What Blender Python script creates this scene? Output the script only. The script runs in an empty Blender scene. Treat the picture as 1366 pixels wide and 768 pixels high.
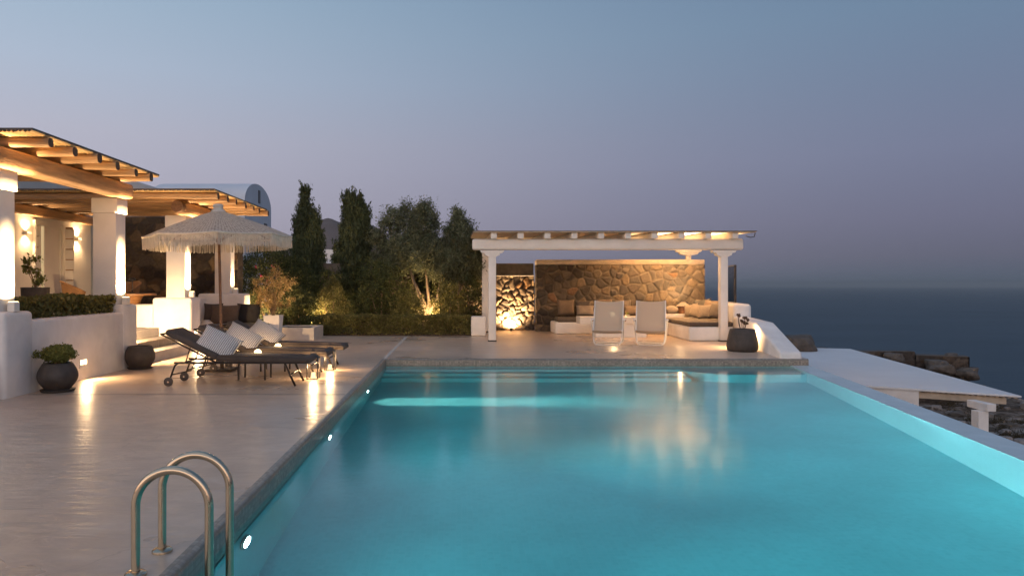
import bpy, bmesh, math, random
import numpy as np
from mathutils import Vector, Matrix

random.seed(7)
rng = np.random.default_rng(11)
S = bpy.context.scene
C = S.collection
PI = math.pi
R = math.radians


# ------------------------------------------------------------------ helpers
def lin(r, g, b):
    f = lambda c: (c / 255 / 12.92) if c / 255 <= 0.04045 else ((c / 255 + 0.055) / 1.055) ** 2.4
    return (f(r), f(g), f(b), 1.0)


def tag(o, label=None, cat=None, group=None, kind=None):
    if label:
        o['label'] = label
    if cat:
        o['category'] = cat
    if group:
        o['group'] = group
    if kind:
        o['kind'] = kind
    return o


def thing(name, label, cat, loc=(0, 0, 0), group=None):
    o = bpy.data.objects.new(name, None)
    C.objects.link(o)
    o.empty_display_size = 0.1
    o.location = loc
    return tag(o, label, cat, group)


def wloc(o):
    v = Vector((0, 0, 0))
    while o is not None:
        v += Vector(o.location)
        o = o.parent
    return v


def children(o):
    return [c for c in bpy.data.objects if c.parent == o]


def copy_tree(o, parent=None):
    c = o.copy()
    C.objects.link(c)
    c.parent = parent
    for ch in children(o):
        copy_tree(ch, c)
    return c


def link_mesh(name, me, mat, parent=None, origin=None, smooth=False):
    o = bpy.data.objects.new(name, me)
    C.objects.link(o)
    if mat is not None:
        me.materials.append(mat)
    off = wloc(parent) if parent is not None else Vector(origin or (0, 0, 0))
    if off.length > 0:
        me.transform(Matrix.Translation(-off))
    if parent is not None:
        o.parent = parent
    else:
        o.location = off
    if smooth:
        me.polygons.foreach_set('use_smooth', [True] * len(me.polygons))
    me.update()
    return o


class MB:
    def __init__(self):
        self.bm = bmesh.new()

    def _bev(self, verts, b, seg):
        if b > 0:
            es = list({e for v in verts for e in v.link_edges})
            bmesh.ops.bevel(self.bm, geom=es, offset=b, segments=seg, profile=0.5, affect='EDGES', clamp_overlap=True)

    def box(self, x0, x1, y0, y1, z0, z1, b=0.0, seg=2, M=None):
        vs = [self.bm.verts.new(p) for p in [(x0, y0, z0), (x1, y0, z0), (x1, y1, z0), (x0, y1, z0),
                                             (x0, y0, z1), (x1, y0, z1), (x1, y1, z1), (x0, y1, z1)]]
        for f in [(0, 3, 2, 1), (4, 5, 6, 7), (0, 1, 5, 4), (1, 2, 6, 5), (2, 3, 7, 6), (3, 0, 4, 7)]:
            self.bm.faces.new([vs[i] for i in f])
        if M is not None:
            for v in vs:
                v.co = M @ v.co
        self._bev(vs, b, seg)
        return self

    def cbox(self, c, s, b=0.0, seg=2, rot=None):
        M = Matrix.Translation(c) @ (rot.to_4x4() if rot is not None else Matrix.Identity(4))
        return self.box(-s[0] / 2, s[0] / 2, -s[1] / 2, s[1] / 2, -s[2] / 2, s[2] / 2, b, seg, M)

    def prism(self, poly, z0, z1, b=0.0, seg=2, M=None):
        lo = [self.bm.verts.new((p[0], p[1], z0)) for p in poly]
        hi = [self.bm.verts.new((p[0], p[1], z1)) for p in poly]
        n = len(poly)
        self.bm.faces.new(lo[::-1])
        self.bm.faces.new(hi)
        for i in range(n):
            j = (i + 1) % n
            self.bm.faces.new((lo[i], lo[j], hi[j], hi[i]))
        if M is not None:
            for v in lo + hi:
                v.co = M @ v.co
        self._bev(lo + hi, b, seg)
        return self

    def tube(self, pts, r, n=10, cap=True, r2=None):
        pts = [Vector(p) for p in pts]
        k = len(pts)
        rs = [r] * k if r2 is None else [r + (r2 - r) * i / (k - 1) for i in range(k)]
        if isinstance(r, (list, tuple)):
            rs = list(r)
        prev = None
        up = None
        rings = []
        for i, p in enumerate(pts):
            t = (pts[min(i + 1, k - 1)] - pts[max(i - 1, 0)])
            if t.length < 1e-9:
                t = Vector((0, 0, 1))
            t.normalize()
            if up is None:
                a = Vector((0, 0, 1)) if abs(t.z) < 0.9 else Vector((1, 0, 0))
                up = t.cross(a).normalized()
            else:
                up = (up - t * up.dot(t)).normalized()
            w = t.cross(up)
            ring = [self.bm.verts.new(p + (up * math.cos(2 * PI * j / n) + w * math.sin(2 * PI * j / n)) * rs[i]) for j in range(n)]
            rings.append(ring)
        for a, b in zip(rings, rings[1:]):
            for j in range(n):
                self.bm.faces.new((a[j], a[(j + 1) % n], b[(j + 1) % n], b[j]))
        if cap:
            self.bm.faces.new(rings[0][::-1])
            self.bm.faces.new(rings[-1])
        return self

    def lathe(self, prof, c=(0, 0, 0), n=32, wob=0.0):
        rings = []
        for r, z in prof:
            if r < 1e-6:
                rings.append([self.bm.verts.new((c[0], c[1], c[2] + z))])
            else:
                rings.append([self.bm.verts.new((c[0] + r * math.cos(2 * PI * j / n), c[1] + r * math.sin(2 * PI * j / n), c[2] + z)) for j in range(n)])
        for a, b in zip(rings, rings[1:]):
            for j in range(n):
                k = (j + 1) % n
                if len(a) == 1 and len(b) == 1:
                    continue
                if len(a) == 1:
                    self.bm.faces.new((a[0], b[k], b[j]))
                elif len(b) == 1:
                    self.bm.faces.new((a[j], a[k], b[0]))
                else:
                    self.bm.faces.new((a[j], a[k], b[k], b[j]))
        return self

    def grid(self, P):
        """P: rows of points -> sheet"""
        vs = [[self.bm.verts.new(p) for p in row] for row in P]
        for i in range(len(vs) - 1):
            for j in range(len(vs[0]) - 1):
                self.bm.faces.new((vs[i][j], vs[i][j + 1], vs[i + 1][j + 1], vs[i + 1][j]))
        return self

    def pillow(self, M, w, h, t, n=14):
        """soft square pillow, in local xz plane, thickness along y"""
        for s in (-1, 1):
            P = []
            for i in range(n + 1):
                row = []
                for j in range(n + 1):
                    u = -1 + 2 * i / n
                    v = -1 + 2 * j / n
                    k = (max(0, 1 - abs(u) ** 2.4) * max(0, 1 - abs(v) ** 2.4)) ** 0.55
                    pin = 1 - 0.10 * (1 - abs(u) ** 2) * abs(v) ** 3
                    pin2 = 1 - 0.10 * (1 - abs(v) ** 2) * abs(u) ** 3
                    wr = 0.02 * math.sin(5 * u + 3 * v) * k
                    row.append(M @ Vector((u * w / 2 * pin2, s * (t / 2) * (k + wr), v * h / 2 * pin)))
                P.append(row if s > 0 else row[::-1])
            self.grid(P)
        bmesh.ops.remove_doubles(self.bm, verts=self.bm.verts, dist=0.0005)
        return self

    def build(self, name, mat, parent=None, origin=None, smooth=None, auto=True):
        bmesh.ops.recalc_face_normals(self.bm, faces=self.bm.faces)
        me = bpy.data.meshes.new(name)
        self.bm.to_mesh(me)
        self.bm.free()
        o = link_mesh(name, me, mat, parent, origin, smooth=bool(smooth))
        if smooth == 'auto':
            sm = me.attributes.get('sharp_edge') or me.attributes.new('sharp_edge', 'BOOLEAN', 'EDGE')
            bm = bmesh.new()
            bm.from_mesh(me)
            bm.edges.ensure_lookup_table()
            vals = [(len(e.link_faces) != 2 or e.calc_face_angle(0) > R(38)) for e in bm.edges]
            bm.free()
            sm.data.foreach_set('value', vals)
        return o


def lathe_obj(name, prof, c, mat, parent=None, n=32):
    return MB().lathe(prof, c, n).build(name, mat, parent, smooth='auto')


# ------------------------------------------------------------------ materials
def newmat(name):
    m = bpy.data.materials.new(name)
    m.use_nodes = True
    nt = m.node_tree
    for n in list(nt.nodes):
        nt.nodes.remove(n)
    return m, nt


def N(nt, typ, **kw):
    n = nt.nodes.new(typ)
    for k, v in kw.items():
        if k in n.inputs:
            n.inputs[k].default_value = v
        else:
            setattr(n, k, v)
    return n


def L(nt, a, b):
    nt.links.new(a, b)


def ramp(nt, fac, stops):
    r = nt.nodes.new('ShaderNodeValToRGB')
    el = r.color_ramp.elements
    while len(el) < len(stops):
        el.new(0.5)
    for e, (p, c) in zip(el, stops):
        e.position = p
        e.color = c
    L(nt, fac, r.inputs[0])
    return r


def mul(c, k):
    return (c[0] * k, c[1] * k, c[2] * k, 1)


def surf(name, col, rough=0.6, var=0.15, scale=3.0, bump=0.0, bscale=40.0, stretch=(1, 1, 1), metal=0.0, spec=0.5, detail=6,
         var2=None, rvar=0.0, coat=0.0):
    """noise-varied principled surface"""
    m, nt = newmat(name)
    out = N(nt, 'ShaderNodeOutputMaterial')
    p = N(nt, 'ShaderNodeBsdfPrincipled', Roughness=rough, Metallic=metal)
    p.inputs['Specular IOR Level'].default_value = spec
    L(nt, p.outputs[0], out.inputs[0])
    tc = N(nt, 'ShaderNodeNewGeometry')
    mp = N(nt, 'ShaderNodeMapping')
    mp.inputs['Scale'].default_value = stretch
    L(nt, tc.outputs['Position'], mp.inputs[0])
    nz = N(nt, 'ShaderNodeTexNoise', Scale=scale, Detail=detail, Roughness=0.6)
    L(nt, mp.outputs[0], nz.inputs['Vector'])
    c1 = mul(col, 1 - var)
    c2 = var2 or mul(col, 1 + var)
    r = ramp(nt, nz.outputs[0], [(0.3, c1), (0.7, c2)])
    L(nt, r.outputs[0], p.inputs['Base Color'])
    if rvar > 0:
        rr = N(nt, 'ShaderNodeMapRange')
        rr.inputs[3].default_value = rough - rvar
        rr.inputs[4].default_value = rough + rvar
        L(nt, nz.outputs[0], rr.inputs[0])
        L(nt, rr.outputs[0], p.inputs['Roughness'])
    if bump > 0:
        n2 = N(nt, 'ShaderNodeTexNoise', Scale=bscale, Detail=5)
        L(nt, mp.outputs[0], n2.inputs['Vector'])
        b = N(nt, 'ShaderNodeBump', Strength=bump, Distance=0.02)
        L(nt, n2.outputs[0], b.inputs['Height'])
        L(nt, b.outputs[0], p.inputs['Normal'])
    if coat:
        p.inputs['Coat Weight'].default_value = coat
    return m


def emit(name, col, strength):
    m, nt = newmat(name)
    out = N(nt, 'ShaderNodeOutputMaterial')
    e = N(nt, 'ShaderNodeEmission', Color=col, Strength=strength)
    L(nt, e.outputs[0], out.inputs[0])
    return m


def leafmat(name, c1, c2, c3, trans=0.3):
    m, nt = newmat(name)
    out = N(nt, 'ShaderNodeOutputMaterial')
    g = N(nt, 'ShaderNodeNewGeometry')
    r = ramp(nt, g.outputs['Random Per Island'], [(0.0, c1), (0.5, c2), (1.0, c3)])
    nz = N(nt, 'ShaderNodeTexNoise', Scale=1.7, Detail=2)
    L(nt, g.outputs['Position'], nz.inputs['Vector'])
    mr = N(nt, 'ShaderNodeMapRange')
    mr.inputs[1].default_value = 0.3
    mr.inputs[2].default_value = 0.7
    mr.inputs[3].default_value = 0.65
    mr.inputs[4].default_value = 1.3
    L(nt, nz.outputs[0], mr.inputs[0])
    mx = N(nt, 'ShaderNodeMix', data_type='RGBA', blend_type='MULTIPLY')
    mx.inputs['Factor'].default_value = 1.0
    L(nt, r.outputs[0], mx.inputs['A'])
    L(nt, mr.outputs[0], mx.inputs['B'])
    p = N(nt, 'ShaderNodeBsdfPrincipled', Roughness=0.6)
    p.inputs['Specular IOR Level'].default_value = 0.25
    L(nt, mx.outputs['Result'], p.inputs['Base Color'])
    t = N(nt, 'ShaderNodeBsdfTranslucent')
    L(nt, mx.outputs['Result'], t.inputs[0])
    s = N(nt, 'ShaderNodeMixShader')
    s.inputs[0].default_value = trans
    L(nt, p.outputs[0], s.inputs[1])
    L(nt, t.outputs[0], s.inputs[2])
    L(nt, s.outputs[0], out.inputs[0])
    return m


M = {}
M['white'] = surf('whitewash', (0.74, 0.71, 0.675, 1), 0.75, 0.14, 1.6, 0.6, 7, detail=10)
M['whitepaint'] = surf('white_painted_wood', (0.72, 0.69, 0.65, 1), 0.55, 0.07, 2.5, 0.3, 14, (1, 1, 1))
M['column'] = surf('smooth_whitewash', (0.74, 0.71, 0.675, 1), 0.75, 0.06, 2.2, 0.06, 5)
M['plaster'] = surf('cream_plaster', (0.68, 0.63, 0.56, 1), 0.8, 0.06, 1.5, 0.2, 10)
M['houseblue'] = surf('pale_blue_wash', (0.56, 0.60, 0.65, 1), 0.8, 0.05, 1.0, 0.1, 10)
M['concrete'] = surf('polished_concrete', (0.48, 0.44, 0.39, 1), 0.6, 0.1, 2.5, 0.15, 20)
M['terrace'] = surf('terrace_cement', (0.45, 0.40, 0.35, 1), 0.5, 0.1, 2.0, 0.1, 20)
M['wood'] = surf('weathered_timber', (0.34, 0.19, 0.085, 1), 0.65, 0.35, 3.0, 0.6, 25, (1, 1, 1))
M['woodx'] = surf('hewn_log', (0.35, 0.22, 0.115, 1), 0.65, 0.4, 2.2, 0.6, 12, (0.6, 6, 6))
M['woody'] = surf('hewn_beam', (0.35, 0.215, 0.11, 1), 0.65, 0.4, 2.2, 0.6, 12, (6, 0.6, 6))
M['endgrain'] = surf('dark_log_end', (0.12, 0.065, 0.035, 1), 0.8, 0.4, 20)
M['reed'] = surf('split_reed', (0.58, 0.40, 0.19, 1), 0.6, 0.35, 3.0, 0.3, 30, (14, 0.5, 1))
M['thatchtop'] = surf('weathered_reed_cover', (0.10, 0.085, 0.075, 1), 0.9, 0.3, 5, 0.3, 30)
M['furniture_wood'] = surf('oiled_wood', (0.30, 0.15, 0.06, 1), 0.45, 0.3, 4.0, 0.2, 30, (1, 1, 6))
M['darkwood'] = surf('dark_oiled_wood', (0.13, 0.06, 0.028, 1), 0.45, 0.3, 4.0, 0.2, 30, (1, 1, 6))
M['wicker'] = surf('wicker', (0.33, 0.17, 0.07, 1), 0.6, 0.4, 60.0, 0.8, 90)
M['pot'] = surf('dark_stone_pot', (0.050, 0.041, 0.035, 1), 0.65, 0.3, 8.0, 0.3, 60)
M['soil'] = surf('soil', (0.05, 0.035, 0.025, 1), 0.95, 0.4, 20, 0.8, 60)
M['darkmetal'] = surf('dark_bronze_metal', (0.035, 0.026, 0.020, 1), 0.42, 0.2, 6.0, 0, 10, metal=0.6)
M['black'] = surf('black_metal', (0.015, 0.013, 0.012, 1), 0.4, 0.2, 6.0)
M['rubber'] = surf('wheel_plastic', (0.06, 0.045, 0.035, 1), 0.6, 0.2, 6.0)
M['darkfabric'] = surf('dark_grey_brown_fabric', (0.068, 0.053, 0.044, 1), 0.85, 0.25, 6.0, 0.4, 260)
M['brownfabric'] = surf('brown_linen', (0.11, 0.078, 0.055, 1), 0.9, 0.2, 5.0, 0.5, 220)
M['greyfabric'] = surf('taupe_linen', (0.20, 0.16, 0.125, 1), 0.9, 0.2, 5.0, 0.5, 220)
M['blackfabric'] = surf('black_linen', (0.018, 0.016, 0.015, 1), 0.9, 0.2, 5.0, 0.5, 220)
M['chrome'] = surf('stainless_tube', (0.56, 0.45, 0.32, 1), 0.16, 0.06, 9.0, 0, 10, metal=1.0, rvar=0.05)
M['bark'] = surf('olive_bark', (0.20, 0.15, 0.10, 1), 0.9, 0.5, 12.0, 1.0, 30, (1, 1, 0.3))
M['drybark'] = surf('thin_twig', (0.22, 0.15, 0.08, 1), 0.9, 0.4, 12.0)
M['rock'] = surf('dark_rock', (0.09, 0.075, 0.062, 1), 0.9, 0.5, 2.5, 1.0, 8)
M['palerock'] = surf('pale_rock', (0.22, 0.185, 0.16, 1), 0.9, 0.45, 2.5, 1.0, 8)
M['fixture'] = surf('white_lamp_housing', (0.75, 0.72, 0.66, 1), 0.5, 0.03)
M['lowroof'] = surf('white_roof_coat', (0.62, 0.62, 0.62, 1), 0.8, 0.05, 0.8, 0.15, 6)
M['tan'] = surf('tan_plank', (0.50, 0.41, 0.31, 1), 0.7, 0.25, 3.0, 0.3, 12)
M['ceramic'] = surf('unglazed_ceramic', (0.60, 0.55, 0.47, 1), 0.6, 0.08, 5, 0.2, 40)
M['glow'] = emit('warm_lamp', (1, 0.72, 0.38, 1), 7)
M['softglow'] = emit('warm_lamp_shade', (1, 0.66, 0.34, 1), 2)
M['poolglow'] = emit('pool_lamp_lens', (0.85, 0.97, 1, 1), 45)

M['olive'] = leafmat('olive_leaf', (0.085, 0.10, 0.052, 1), (0.13, 0.145, 0.08, 1), (0.20, 0.21, 0.13, 1))
M['cypress'] = leafmat('cypress_leaf', (0.045, 0.060, 0.025, 1), (0.065, 0.080, 0.034, 1), (0.10, 0.11, 0.05, 1), 0.15)
M['bushleaf'] = leafmat('bush_leaf', (0.045, 0.060, 0.020, 1), (0.075, 0.088, 0.03, 1), (0.125, 0.13, 0.045, 1))
M['hedgeleaf'] = leafmat('hedge_leaf', (0.10, 0.10, 0.028, 1), (0.155, 0.145, 0.045, 1), (0.22, 0.195, 0.07, 1))
M['brightleaf'] = leafmat('jade_leaf', (0.11, 0.13, 0.03, 1), (0.19, 0.20, 0.05, 1), (0.27, 0.27, 0.08, 1))
M['dryleaf'] = leafmat('dry_leaf', (0.20, 0.13, 0.05, 1), (0.30, 0.21, 0.08, 1), (0.38, 0.28, 0.12, 1))
M['pink'] = leafmat('pink_petal', (0.45, 0.05, 0.10, 1), (0.55, 0.07, 0.14, 1), (0.6, 0.10, 0.18, 1))


def deck_material():
    m, nt = newmat('trowelled_cement_deck')
    out = N(nt, 'ShaderNodeOutputMaterial')
    p = N(nt, 'ShaderNodeBsdfPrincipled')
    p.inputs['Specular IOR Level'].default_value = 0.7
    L(nt, p.outputs[0], out.inputs[0])
    g = N(nt, 'ShaderNodeNewGeometry')
    def noise(sc, scale, detail, rough=0.6, dist=0.0):
        mp = N(nt, 'ShaderNodeMapping')
        mp.inputs['Scale'].default_value = sc
        L(nt, g.outputs['Position'], mp.inputs[0])
        n = N(nt, 'ShaderNodeTexNoise', Scale=scale, Detail=detail, Roughness=rough, Distortion=dist)
        L(nt, mp.outputs[0], n.inputs['Vector'])
        return n.outputs[0]
    fine = noise((1, 1.7, 1), 2.6, 9, 0.68, 0.8)
    big = noise((1, 1, 1), 0.4, 5, 0.6)
    trow = noise((0.9, 2.6, 1), 2.4, 4, 0.55, 0.5)
    r1 = ramp(nt, fine, [(0.3, (0.44, 0.33, 0.247, 1)), (0.55, (0.535, 0.41, 0.31, 1)), (0.75, (0.59, 0.475, 0.375, 1))])
    r2 = ramp(nt, big, [(0.32, (0.80, 0.80, 0.81, 1)), (0.5, (1, 1, 1, 1)), (0.68, (1.12, 1.10, 1.08, 1))])
    mx = N(nt, 'ShaderNodeMix', data_type='RGBA', blend_type='MULTIPLY')
    mx.inputs['Factor'].default_value = 1
    L(nt, r1.outputs[0], mx.inputs['A'])
    L(nt, r2.outputs[0], mx.inputs['B'])
    # small dark water spots and hairline cracks
    vo = N(nt, 'ShaderNodeTexVoronoi', Scale=0.55, feature='DISTANCE_TO_EDGE')
    wv = N(nt, 'ShaderNodeVectorMath', operation='ADD')
    nz = N(nt, 'ShaderNodeTexNoise', Scale=1.2, Detail=6)
    L(nt, g.outputs['Position'], nz.inputs['Vector'])
    L(nt, g.outputs['Position'], wv.inputs[0])
    L(nt, nz.outputs['Color'], wv.inputs[1])
    L(nt, wv.outputs[0], vo.inputs['Vector'])
    cr = ramp(nt, vo.outputs['Distance'], [(0.0, (0.62, 0.60, 0.58, 1)), (0.0035, (1, 1, 1, 1))])
    m2 = N(nt, 'ShaderNodeMix', data_type='RGBA', blend_type='MULTIPLY')
    m2.inputs['Factor'].default_value = 0.6
    L(nt, mx.outputs['Result'], m2.inputs['A'])
    L(nt, cr.outputs[0], m2.inputs['B'])
    L(nt, m2.outputs['Result'], p.inputs['Base Color'])
    mr = N(nt, 'ShaderNodeMapRange')
    mr.inputs[1].default_value = 0.3
    mr.inputs[2].default_value = 0.7
    mr.inputs[3].default_value = 0.22
    mr.inputs[4].default_value = 0.42
    L(nt, big, mr.inputs[0])
    L(nt, mr.outputs[0], p.inputs['Roughness'])
    b = N(nt, 'ShaderNodeBump', Strength=0.36, Distance=0.03)
    L(nt, trow, b.inputs['Height'])
    b2 = N(nt, 'ShaderNodeBump', Strength=0.25, Distance=0.01)
    L(nt, fine, b2.inputs['Height'])
    L(nt, b.outputs[0], b2.inputs['Normal'])
    L(nt, b2.outputs[0], p.inputs['Normal'])
    return m


def mosaic_material(name, c1, c2, grout, tile=0.04):
    m, nt = newmat(name)
    out = N(nt, 'ShaderNodeOutputMaterial')
    p = N(nt, 'ShaderNodeBsdfPrincipled', Roughness=0.35)
    L(nt, p.outputs[0], out.inputs[0])
    g = N(nt, 'ShaderNodeNewGeometry')
    vo = N(nt, 'ShaderNodeTexVoronoi', Scale=1 / tile, Randomness=0.05, distance='CHEBYCHEV')
    L(nt, g.outputs['Position'], vo.inputs['Vector'])
    sep = N(nt, 'ShaderNodeSeparateColor')
    L(nt, vo.outputs['Color'], sep.inputs[0])
    r = ramp(nt, sep.outputs[0], [(0, c1), (1, c2)])
    e = ramp(nt, vo.outputs['Distance'], [(0.42, (0, 0, 0, 1)), (0.47, (1, 1, 1, 1))])
    mx = N(nt, 'ShaderNodeMix', data_type='RGBA')
    L(nt, e.outputs[0], mx.inputs['Factor'])
    L(nt, r.outputs[0], mx.inputs['A'])
    mx.inputs['B'].default_value = grout
    nz = N(nt, 'ShaderNodeTexNoise', Scale=0.9, Detail=4)
    L(nt, g.outputs['Position'], nz.inputs['Vector'])
    rr = ramp(nt, nz.outputs[0], [(0.3, (0.88, 0.88, 0.88, 1)), (0.7, (1.08, 1.08, 1.08, 1))])
    m2 = N(nt, 'ShaderNodeMix', data_type='RGBA', blend_type='MULTIPLY')
    m2.inputs['Factor'].default_value = 1
    L(nt, mx.outputs['Result'], m2.inputs['A'])
    L(nt, rr.outputs[0], m2.inputs['B'])
    L(nt, m2.outputs['Result'], p.inputs['Base Color'])
    return m


def water_material():
    m, nt = newmat('pool_water')
    out = N(nt, 'ShaderNodeOutputMaterial')
    g = N(nt, 'ShaderNodeNewGeometry')
    mp = N(nt, 'ShaderNodeMapping')
    mp.inputs['Scale'].default_value = (0.35, 1.0, 1)
    L(nt, g.outputs['Position'], mp.inputs[0])
    n1 = N(nt, 'ShaderNodeTexNoise', Scale=3.2, Detail=4, Roughness=0.55)
    L(nt, mp.outputs[0], n1.inputs['Vector'])
    b = N(nt, 'ShaderNodeBump', Strength=0.10, Distance=0.02)
    L(nt, n1.outputs[0], b.inputs['Height'])
    rf = N(nt, 'ShaderNodeBsdfRefraction', Color=(0.80, 0.97, 0.98, 1), Roughness=0.0, IOR=1.33)
    gl = N(nt, 'ShaderNodeBsdfGlossy', Color=(1, 1, 1, 1), Roughness=0.13)
    L(nt, b.outputs[0], gl.inputs['Normal'])
    fr = N(nt, 'ShaderNodeFresnel', IOR=1.33)
    s = N(nt, 'ShaderNodeMixShader')
    L(nt, fr.outputs[0], s.inputs[0])
    L(nt, rf.outputs[0], s.inputs[1])
    L(nt, gl.outputs[0], s.inputs[2])
    L(nt, s.outputs[0], out.inputs[0])
    return m


def sea_material():
    m, nt = newmat('sea')
    out = N(nt, 'ShaderNodeOutputMaterial')
    p = N(nt, 'ShaderNodeBsdfPrincipled', Roughness=0.55)
    p.inputs['Specular IOR Level'].default_value = 0.22
    L(nt, p.outputs[0], out.inputs[0])
    g = N(nt, 'ShaderNodeNewGeometry')
    mp = N(nt, 'ShaderNodeMapping')
    mp.inputs['Scale'].default_value = (0.3, 1, 1)
    L(nt, g.outputs['Position'], mp.inputs[0])
    n1 = N(nt, 'ShaderNodeTexNoise', Scale=0.012, Detail=10, Roughness=0.68)
    L(nt, mp.outputs[0], n1.inputs['Vector'])
    r = ramp(nt, n1.outputs[0], [(0.3, (0.018, 0.036, 0.050, 1)), (0.7, (0.040, 0.064, 0.083, 1))])
    L(nt, r.outputs[0], p.inputs['Base Color'])
    n2 = N(nt, 'ShaderNodeTexNoise', Scale=0.16, Detail=8, Roughness=0.6)
    L(nt, mp.outputs[0], n2.inputs['Vector'])
    b = N(nt, 'ShaderNodeBump', Strength=0.6, Distance=2.0)
    L(nt, n2.outputs[0], b.inputs['Height'])
    L(nt, b.outputs[0], p.inputs['Normal'])
    return m


def stone_material():
    m, nt = newmat('rubble_stone')
    out = N(nt, 'ShaderNodeOutputMaterial')
    p = N(nt, 'ShaderNodeBsdfPrincipled', Roughness=0.85)
    p.inputs['Specular IOR Level'].default_value = 0.3
    L(nt, p.outputs[0], out.inputs[0])
    a = N(nt, 'ShaderNodeVertexColor', layer_name='Col')
    g = N(nt, 'ShaderNodeNewGeometry')
    nz = N(nt, 'ShaderNodeTexNoise', Scale=14, Detail=8, Roughness=0.7)
    L(nt, g.outputs['Position'], nz.inputs['Vector'])
    r = ramp(nt, nz.outputs[0], [(0.25, (0.55, 0.55, 0.55, 1)), (0.75, (1.4, 1.35, 1.3, 1))])
    mx = N(nt, 'ShaderNodeMix', data_type='RGBA', blend_type='MULTIPLY')
    mx.inputs['Factor'].default_value = 1
    L(nt, a.outputs[0], mx.inputs['A'])
    L(nt, r.outputs[0], mx.inputs['B'])
    L(nt, mx.outputs['Result'], p.inputs['Base Color'])
    b = N(nt, 'ShaderNodeBump', Strength=0.7, Distance=0.02)
    L(nt, nz.outputs[0], b.inputs['Height'])
    L(nt, b.outputs[0], p.inputs['Normal'])
    return m


def ground_material():
    m, nt = newmat('rocky_ground')
    out = N(nt, 'ShaderNodeOutputMaterial')
    p = N(nt, 'ShaderNodeBsdfPrincipled', Roughness=0.95)
    p.inputs['Specular IOR Level'].default_value = 0.2
    L(nt, p.outputs[0], out.inputs[0])
    g = N(nt, 'ShaderNodeNewGeometry')
    n1 = N(nt, 'ShaderNodeTexNoise', Scale=1.1, Detail=9, Roughness=0.72)
    L(nt, g.outputs['Position'], n1.inputs['Vector'])
    n2 = N(nt, 'ShaderNodeTexVoronoi', Scale=3.0)
    L(nt, g.outputs['Position'], n2.inputs['Vector'])
    r = ramp(nt, n1.outputs[0], [(0.36, (0.05, 0.036, 0.024, 1)), (0.48, (0.12, 0.088, 0.063, 1)), (0.56, (0.24, 0.19, 0.155, 1)), (0.68, (0.38, 0.32, 0.275, 1))])
    L(nt, r.outputs[0], p.inputs['Base Color'])
    ad = N(nt, 'ShaderNodeMath', operation='ADD')
    L(nt, n1.outputs[0], ad.inputs[0])
    L(nt, n2.outputs[0], ad.inputs[1])
    b = N(nt, 'ShaderNodeBump', Strength=1.0, Distance=0.15)
    L(nt, ad.outputs[0], b.inputs['Height'])
    L(nt, b.outputs[0], p.inputs['Normal'])
    return m


def sling_material():
    m, nt = newmat('woven_sling_mesh')
    out = N(nt, 'ShaderNodeOutputMaterial')
    p = N(nt, 'ShaderNodeBsdfPrincipled', Roughness=0.8)
    p.inputs['Base Color'].default_value = (0.78, 0.65, 0.49, 1)
    t = N(nt, 'ShaderNodeBsdfTransparent')
    tl = N(nt, 'ShaderNodeBsdfTranslucent', Color=(0.62, 0.52, 0.40, 1))
    s0 = N(nt, 'ShaderNodeMixShader')
    s0.inputs[0].default_value = 0.42
    L(nt, p.outputs[0], s0.inputs[1])
    L(nt, tl.outputs[0], s0.inputs[2])
    s = N(nt, 'ShaderNodeMixShader')
    s.inputs[0].default_value = 0.16
    L(nt, s0.outputs[0], s.inputs[1])
    L(nt, t.outputs[0], s.inputs[2])
    L(nt, s.outputs[0], out.inputs[0])
    return m


def glass_material():
    m, nt = newmat('clear_glass')
    out = N(nt, 'ShaderNodeOutputMaterial')
    t = N(nt, 'ShaderNodeBsdfTransparent', Color=(0.72, 0.80, 0.84, 1))
    g = N(nt, 'ShaderNodeBsdfGlossy', Roughness=0.01)
    fr = N(nt, 'ShaderNodeFresnel', IOR=1.5)
    s = N(nt, 'ShaderNodeMixShader')
    L(nt, fr.outputs[0], s.inputs[0])
    L(nt, t.outputs[0], s.inputs[1])
    L(nt, g.outputs[0], s.inputs[2])
    L(nt, s.outputs[0], out.inputs[0])
    return m


def stripe_fabric():
    """white pillow cloth woven with grey ribs: uses uv-less object coordinates"""
    m, nt = newmat('ribbed_white_cloth')
    out = N(nt, 'ShaderNodeOutputMaterial')
    p = N(nt, 'ShaderNodeBsdfPrincipled', Roughness=0.9)
    L(nt, p.outputs[0], out.inputs[0])
    tc = N(nt, 'ShaderNodeTexCoord')
    w = N(nt, 'ShaderNodeTexWave', Scale=11.0, Distortion=1.2, bands_direction='X')
    w.inputs['Detail'].default_value = 2
    w.inputs['Detail Scale'].default_value = 3
    L(nt, tc.outputs['Object'], w.inputs['Vector'])
    r = ramp(nt, w.outputs['Color'], [(0.2, (0.30, 0.27, 0.24, 1)), (0.55, (0.66, 0.62, 0.57, 1)), (0.9, (0.74, 0.70, 0.65, 1))])
    L(nt, r.outputs[0], p.inputs['Base Color'])
    b = N(nt, 'ShaderNodeBump', Strength=0.6, Distance=0.01)
    L(nt, w.outputs['Color'], b.inputs['Height'])
    L(nt, b.outputs[0], p.inputs['Normal'])
    return m


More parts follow.
